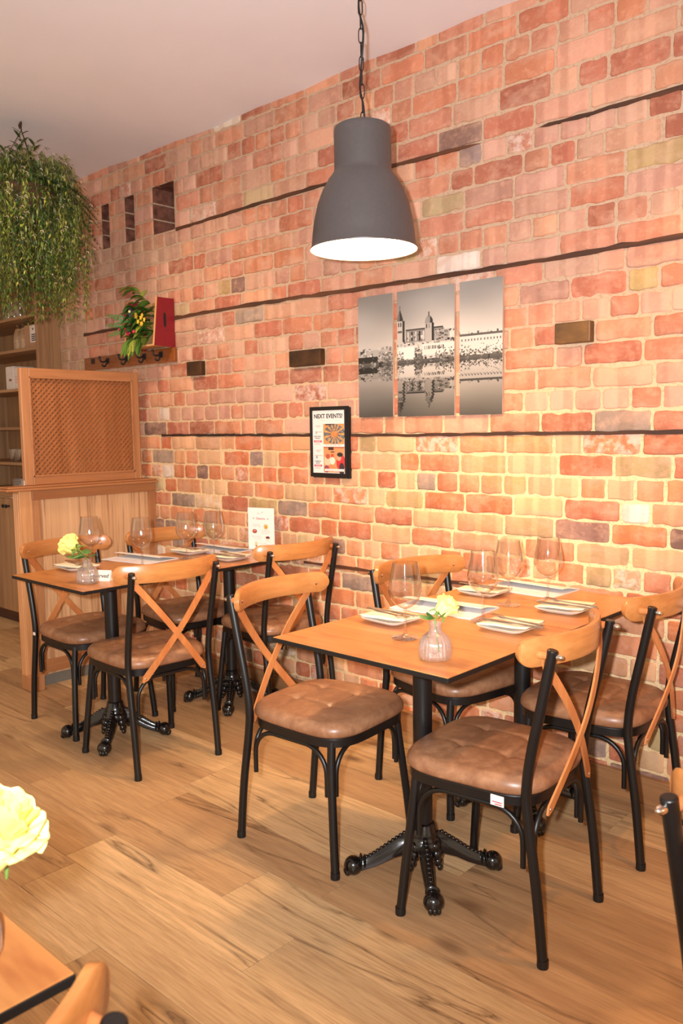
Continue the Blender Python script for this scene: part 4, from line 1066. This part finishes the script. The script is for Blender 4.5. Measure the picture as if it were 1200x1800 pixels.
# packed boxes and bags
def carton(x0, x1, y0, d, z, h, mat, lab, nm='storage_box', cat='box'):
    root = empty(nm, on_shelf((x0 + x1) / 2, y0 + d / 2, z), 0, lab, cat)
    hx = (x1 - x0) / 2; mb = MB(); mb.box((-hx, -d / 2, 0), (hx, d / 2, h)); mb.build('body', mat, root, bevel=.006, bseg=3); return root, hx
bx, hx = carton(-5.600, -5.390, .03, .2, 1.983, .158, M['card'], 'brown box with white printed label on an upper shelf')
mb = MB(); mb.box((-.02, -.1012, .035), (.085, -.1006, .150)); lb = mb.build('label_sheet', M['carton'], bx); 
mb = MB()
for q in range(4): mb.box((.0, -.1018, .045 + q * .013), (.07 - .01 * (q % 2), -.1013, .052 + q * .013))
mb.ball((.022, -.1012, .125), (.008, .001, .008), 12, 6); mb.build('label_print', M['ink'], lb)
for q in range(3):
    x = -5.68 - q * .085
    root = empty('grain_bag', on_shelf(x, .12, 1.983), 0, ('clear bag of tan grain on an upper shelf, beside the labelled box', 'clear bag of tan grain, second from the labelled box', 'clear bag of tan grain, third from the labelled box')[q], 'bag', 'grain bags on the shelf')
    mb = MB(); mb.lathe([(.001, 0), (.035, .0), (.039, .01), (.040, .08), (.037, .13), (.030, .15), (.02, .165)], 20, cap=True); mb.build('filling', M['seed'], root, smooth=50)
    mb = MB(); mb.lathe([(.0375, .002), (.0413, .01), (.0423, .08), (.039, .135), (.012, .172), (.02, .19)], 20); mb.build('film', M['film'], root, smooth=50)
root, hx = carton(-5.790, -5.690, .03, .16, 1.713, .150, M['carton'], 'white carton with printed label on the shelf left of the lattice')
mb = MB()
for q in range(3): mb.box((-.03, -.0808, .04 + q * .02), (.022, -.0802, .05 + q * .02))
mb.build('label_print', M['inkpink'], root)
root, hx = carton(-5.930, -5.810, .04, .16, 1.713, .165, M['carton'], 'white carton at the picture edge on the shelf left of the lattice')
mb = MB(); mb.box((-.01, -.0808, .06), (.03, -.0802, .075)); mb.build('label_print', M['coat'], root)
def jar_proto():
    mb = MB(); mb.lathe([(.001, 0), (.038, 0), (.040, .004), (.040, .10), (.034, .115), (.034, .128)], 20); return mb.build('glass_jar', M['film'], smooth=50)
j0 = jar_proto()
for q in range(4):
    o = j0 if q == 0 else j0.copy()
    if q: C.objects.link(o)
    o.location = on_shelf((-5.43, -5.78, -5.87, -5.96)[q], .10 if q else .08, 1.713 if q == 0 else 2.204)
    tag(o, ('clear glass jar on the shelf just above the lattice screen', 'clear glass jar under the hanging plant, nearest its side', 'clear glass jar under the hanging plant, middle of three', 'clear glass jar under the hanging plant, at the picture edge')[q], 'jar', 'glass jars on the shelves')
def tumbler():
    mb = MB(); mb.lathe([(.001, .003), (.028, .0), (.031, .006), (.036, .05), (.038, .09), (.0365, .09), (.0345, .05), (.028, .008), (.001, .008)], 24); return mb.build('tumbler', M['film'], smooth=50)
t0 = tumbler()
for q in range(4):
    o = t0 if q == 0 else t0.copy()
    if q: C.objects.link(o)
    o.location = on_shelf(-5.62 - q * .105, .08, 1.193); tag(o, ('clear tumbler on the middle shelf, partly behind the lattice frame', 'clear tumbler on the middle shelf, second from the lattice frame', 'clear tumbler on the middle shelf, third from the lattice frame', 'clear tumbler on the middle shelf, at the picture edge')[q], 'tumbler', 'tumblers on the middle shelf')
mb = MB(); mb.lathe([(.001, .0), (.07, .0), (.075, .004), (.125, .010), (.128, .013), (.12, .0125), (.07, .007), (.001, .006)], 36); p0 = mb.build('dinner_plate', M['white'], smooth=50)
for q in range(8):
    o = p0 if q == 0 else p0.copy()
    if q: C.objects.link(o)
    o.location = on_shelf(-5.86, .155, .976 + q * .0115); tag(o, 'white dinner plate in the stack on the cupboard counter, left of the lattice', 'plate', 'stacked dinner plates on the counter')

# ------------------------------------------------------------------ coat rack
cr = empty('coat_rack', (-4.50, 0, 1.84), 0, 'orange-brown wall board with black iron coat hooks below the flower crate', 'coat rack')
mb = MB(); mb.box((-.50, -.030, -.038), (.487, -.008, .042)); mb.build('board', M['coat'], cr, bevel=.004)
for hx in (-.215, .0, .19, .36):
    mb = MB(); mb.box((hx - .016, -.036, -.008), (hx + .016, -.030, .026))
    mb.tube(spline([(hx, -.036, .012), (hx, -.062, .0), (hx, -.082, .005), (hx, -.088, .024)], 5), .0055, 8); mb.ball((hx, -.088, .028), .008, 10, 6)
    mb.tube(spline([(hx, -.036, .0), (hx, -.05, -.024), (hx, -.066, -.026), (hx, -.072, -.012)], 5), .005, 8)
    mb.build('hook', M['iron'], cr, smooth=50)
mb = MB(); mb.box((-.405, -.036, .0), (-.37, -.030, .033)); mb.build('plate', M['iron'], cr)

# ------------------------------------------------------------------ maroon crate with artificial flowers, hung on the wall above the rack
kx0, kx1, kz0, kz1, kd = -4.335, -4.030, 1.888, 2.160, .150
kc = empty('planter_crate', ((kx0 + kx1) / 2, -.004, kz0), 0, 'maroon wooden crate hung sideways on the wall with an oval handle slot', 'crate')
def K(p): return Vector((p[0] - (kx0 + kx1) / 2, p[1] + .004, p[2] - kz0))
for nm, xa, xb in (('end_panel', kx0, kx0 + .016), ('end_panel', kx1 - .016, kx1)):
    mb = MB(); lean = .028
    A = [(xa, -.006, kz0 - .006), (xb, -.006, kz0 - .006), (xb, -.006, kz1 - .0), (xa, -.006, kz1 - .0), (xa, -kd - lean * .1, kz0), (xb, -kd - lean * .1, kz0), (xb, -kd + lean, kz1), (xa, -kd + lean, kz1)]
    mb.add([K(p) for p in A], [(0, 1, 2, 3), (4, 5, 6, 7), (0, 1, 5, 4), (2, 3, 7, 6)], 0)
    mb.add([K(p) for p in A], [(1, 2, 6, 5), (0, 3, 7, 4)], 1)
    # raw wood on the cut front edge
    p_ = mb.build(nm, [M['rawwood'], M['maroon']], kc)
    if xa > -4.1:
        mb = MB(); ol = []
        for k in range(16):
            a = 2 * PI * k / 16; ol.append((.009 * math.cos(a), .024 * math.sin(a) + math.copysign(.018, math.sin(a))))
        mb.prism(ol, 0, .0012, lambda u, v, d: K((xb + d, -.075 + u, 2.035 + v))); mb.build('handle_slot', M['iron'], p_)
mb = MB()
for q in range(3):
    zz = kz0 + .004 + q * .092; mb.add([], [])
    mb.box(K((kx0 + .016, -.020, zz)), K((kx1 - .016, -.008, zz + .078)))
mb.build('back_slats', M['rawwood'], kc, bevel=.001)
mb = MB(); mb.box(K((kx0 + .016, -kd + .02, kz0 + .002)), K((kx1 - .016, -.02, kz0 + .012))); mb.build('bottom_board', M['rawwood'], kc)

def leaf_quads(mb, p, d, ln, wd, col, up=Vector((0, 0, 1)), droop=.25, n=3):
    d = d.normalized(); sd = d.cross(up)
    sd = sd.normalized() if sd.length > 1e-3 else Vector((1, 0, 0)); nr = sd.cross(d); vs = []; fs = []
    prof = {2: [(0, .1), (.45, 1), (1, .03)], 3: [(0, .08), (.3, .9), (.65, .75), (1, .03)], 5: [(0, .08), (.15, .65), (.35, 1), (.6, .85), (.82, .45), (1, .02)]}[n]
    for t, wv in prof:
        c_ = p + d * ln * t - Vector((0, 0, ln * droop * t * t)); vs += [c_ - sd * wd * wv * .5 + nr * wd * wv * .15, c_, c_ + sd * wd * wv * .5 + nr * wd * wv * .15]
    for i in range(len(prof) - 1): fs += [(i * 3, i * 3 + 1, i * 3 + 4, i * 3 + 3), (i * 3 + 1, i * 3 + 2, i * 3 + 5, i * 3 + 4)]
    mb.add(vs, fs, 0, col)
def gcol(base, lo=.7, hi=1.3):
    f = random.uniform(lo, hi); return (base[0] * f * random.uniform(.9, 1.1), base[1] * f, base[2] * f * random.uniform(.8, 1.1), 1)
fa = empty('artificial_flowers', (-4.21, -.13, 1.95), 0, 'artificial greenery with red berries and yellow orchids spilling from the maroon crate', 'flowers')
def F(x, y, z): return Vector((x + 4.21, y + .13, z - 1.95))
mb = MB()
G1, G2, G3 = srgb(92, 128, 48), srgb(56, 96, 42), srgb(140, 152, 62)
for q in range(110):
    p = F(random.uniform(-4.26, -4.11), random.uniform(-.17, -.07), random.uniform(1.93, 2.14)); a = random.uniform(PI, 1.62 * PI)
    leaf_quads(mb, p, Vector((math.cos(a) * .7, math.sin(a), random.uniform(-.6, .6))), random.uniform(.05, .09), random.uniform(.042, .068), gcol(random.choice([G1, G1, G2, G3])), droop=.4, n=5)
for q in range(16):
    t = q / 16; p = F(-4.10 - .17 * t, -.13 - .02 * t, 2.14 + .10 * t)
    leaf_quads(mb, p, Vector((random.uniform(-1, .1), random.uniform(-.8, .2), random.uniform(-.2, .5))), .075, .042, gcol(G3 if q % 2 else G1), droop=.3, n=5)
for q in range(14):
    p = F(random.uniform(-4.28, -4.13), -.17, random.uniform(1.90, 1.95)); leaf_quads(mb, p, Vector((random.uniform(-.4, .2), -.35, -1)), random.uniform(.07, .11), .045, gcol(random.choice([G1, G3])), up=Vector((0, -1, .2)), droop=.1, n=5)
mb.build('leaves', M['leaf'], fa, smooth=80, recalc=False)
mb = MB()
for fr in range(3):
    p0 = F(-4.26, -.155, 2.05 - fr * .02); dr = Vector((-.85, -.55, .25 - fr * .3)).normalized()
    for q in range(16):
        t = q / 16; p = p0 + dr * .15 * t
        for s in (1, -1): leaf_quads(mb, p, dr * .55 + Vector((0, .1, s * .9)), .034 * (1 - t * .8), .0075, gcol(srgb(70, 150, 74)), up=Vector((.3, -1, 0)), n=2)
mb.build('fern_frond', M['leaf'], fa, smooth=80, recalc=False)
for q in range(16):
    mb = MB(); mb.ball(F(random.uniform(-4.31, -4.16), random.uniform(-.20, -.16), random.uniform(1.93, 2.09)), random.uniform(.006, .011), 10, 7, col=random.choice([srgb(186, 30, 52), srgb(200, 44, 80), srgb(150, 24, 40)])); mb.build('berry', M['petal'], fa, smooth=80)
for q in range(9):
    p = F(random.uniform(-4.17, -4.075), random.uniform(-.20, -.17), random.uniform(2.00, 2.07)); mb = MB()
    for k in range(5):
        a = 2 * PI * k / 5; leaf_quads(mb, p, Vector((math.cos(a), -.4, math.sin(a))), .018, .011, srgb(236, 190, 60), up=Vector((0, -1, 0)), n=2)
    mb.build('yellow_blossom', M['petal'], fa, smooth=80, recalc=False)
mb = MB()
for k in range(6):
    a = 2 * PI * k / 6; leaf_quads(mb, F(-4.185, -.19, 2.085), Vector((math.cos(a), -.3, math.sin(a))), .030, .024, srgb(70, 54, 92), up=Vector((0, -1, 0)), n=3)
mb.ball(F(-4.185, -.205, 2.085), .008, 10, 6, col=srgb(230, 220, 150)); mb.build('purple_blossom', M['petal'], fa, smooth=80, recalc=False)

# ------------------------------------------------------------------ big trailing plant in a hanging basket
HP = Vector((-4.300, -.745, 2.62))
hp = empty('hanging_plant', HP, 0, 'large trailing green plant with tiny white flowers hanging from the ceiling', 'plant')
mb = MB(); mb.lathe([(.001, -.12), (.09, -.11), (.15, -.05), (.18, .03), (.185, .05), (.17, .05), (.14, .02), (.001, .0)], 32); mb.build('basket', M['basket'], hp, smooth=50)
mb = MB()
for k in range(3):
    a = 2 * PI * k / 3; mb.tube([(.175 * math.cos(a), .175 * math.sin(a), .05), (0, 0, .36)], .002, 6)
mb.tube([(0, 0, .36), (0, 0, .398)], .003, 6); mb.build('wire_hanger', M['iron'], hp)
mb = MB(); greens = [srgb(92, 110, 44), srgb(70, 94, 40), srgb(116, 128, 58), srgb(52, 76, 34), srgb(132, 134, 66), srgb(84, 98, 48)]
stm = MB(); stm.cc = srgb(96, 84, 44); flowers = []
for q in range(620):
    a = random.uniform(0, 2 * PI); r0 = random.uniform(.02, .17); r1 = min(.34, r0 + random.uniform(.06, .20)); z0 = random.uniform(.02, .15)
    bot = random.choice([random.uniform(-.60, -.30), random.uniform(-.62, -.05)])
    r1 *= 1.0 if bot > -.35 else .92
    ca, sa = math.cos(a), math.sin(a); n = 20
    pts = []
    for k in range(n + 1):
        t = k / n
        r = r0 + (r1 - r0) * math.sin(min(1, t * 2.2) * PI / 2); z = z0 + .10 * math.sin(min(1, t * 2.6) * PI) * (1 - t) + (bot - z0) * max(0, t - .18) / .82
        pts.append(Vector((r * ca + .012 * math.sin(t * 9 + q), r * sa + .012 * math.cos(t * 7 + q), z)))
    if q % 4 == 0: stm.tube(pts[::3], .0012, 4)
    base = random.choice(greens); dark = .55 if r1 < .22 else 1
    for k in range(2, n + 1):
        for s in range(2):
            az = random.uniform(0, 2 * PI); d = Vector((math.cos(az) + ca * .5, math.sin(az) + sa * .5, random.uniform(-1.6, -.1)))
            leaf_quads(mb, pts[k], d, random.uniform(.018, .034), random.uniform(.006, .010), gcol(base, .65, 1.25), n=2)
    if random.random() < .36 and ca * .74 + sa * .68 > -.05:
        for k in (4, 7, 10, 13, 17):
            if random.random() < .6: flowers.append(pts[k] + Vector((ca, sa, 0)) * .012)
mb.build('trailing_foliage', M['leaf'], hp, smooth=80, recalc=False)
stm.build('stems', M['leaf'], hp, recalc=False)
mb = MB()
for p in flowers:
    for k in range(5):
        a = 2 * PI * k / 5 + random.random(); leaf_quads(mb, p, Vector((math.cos(a), math.sin(a) - .2, math.cos(a * 2) * .5)), .013, .007, srgb(236, 222, 192), n=2)
mb.build('white_blossoms', M['petal'], hp, recalc=False)
# upright sprigs and ferny sprays on the top and right
mb = MB(); sp_g = [srgb(62, 76, 44), srgb(74, 88, 48), srgb(88, 74, 52)]
for (sx, sy, tz, nlf) in ((-.02, .0, .385, 14), (-.12, -.05, .29, 12), (-.17, .02, .24, 10), (.07, .04, .30, 12), (.03, -.05, .27, 10)):
    for k in range(nlf):
        t = .35 + .65 * k / nlf; p = Vector((sx * t, sy * t, .05 + (tz - .05) * t)); a = k * 2.4
        leaf_quads(mb, p, Vector((math.cos(a), math.sin(a), .45 + .5 * t)), .085 * (1.2 - .5 * t), .021, gcol(random.choice(sp_g)), droop=.2)
mb.build('upright_sprigs', M['leaf'], hp, smooth=80, recalc=False)
mb = MB()
for fr in range(26):
    a = random.uniform(-.3, 1.7); dr = Vector((math.cos(a), math.sin(a), random.uniform(-.25, .45))).normalized(); p0 = Vector((.05, .03, .08)); Lf = random.uniform(.30, .43)
    for q in range(24):
        t = q / 24; p = p0 + dr * Lf * t * (1 - .12 * t) - Vector((0, 0, .24 * t * t)); sd = dr.cross(Vector((0, 0, 1))).normalized()
        for s in (1, -1): leaf_quads(mb, p, dr * .7 + sd * s, .055 * (1 - t * .7), .009, gcol(srgb(52, 80, 36), .6, 1.2), n=2)
mb.build('fern_sprays', M['leaf'], hp, smooth=80, recalc=False)
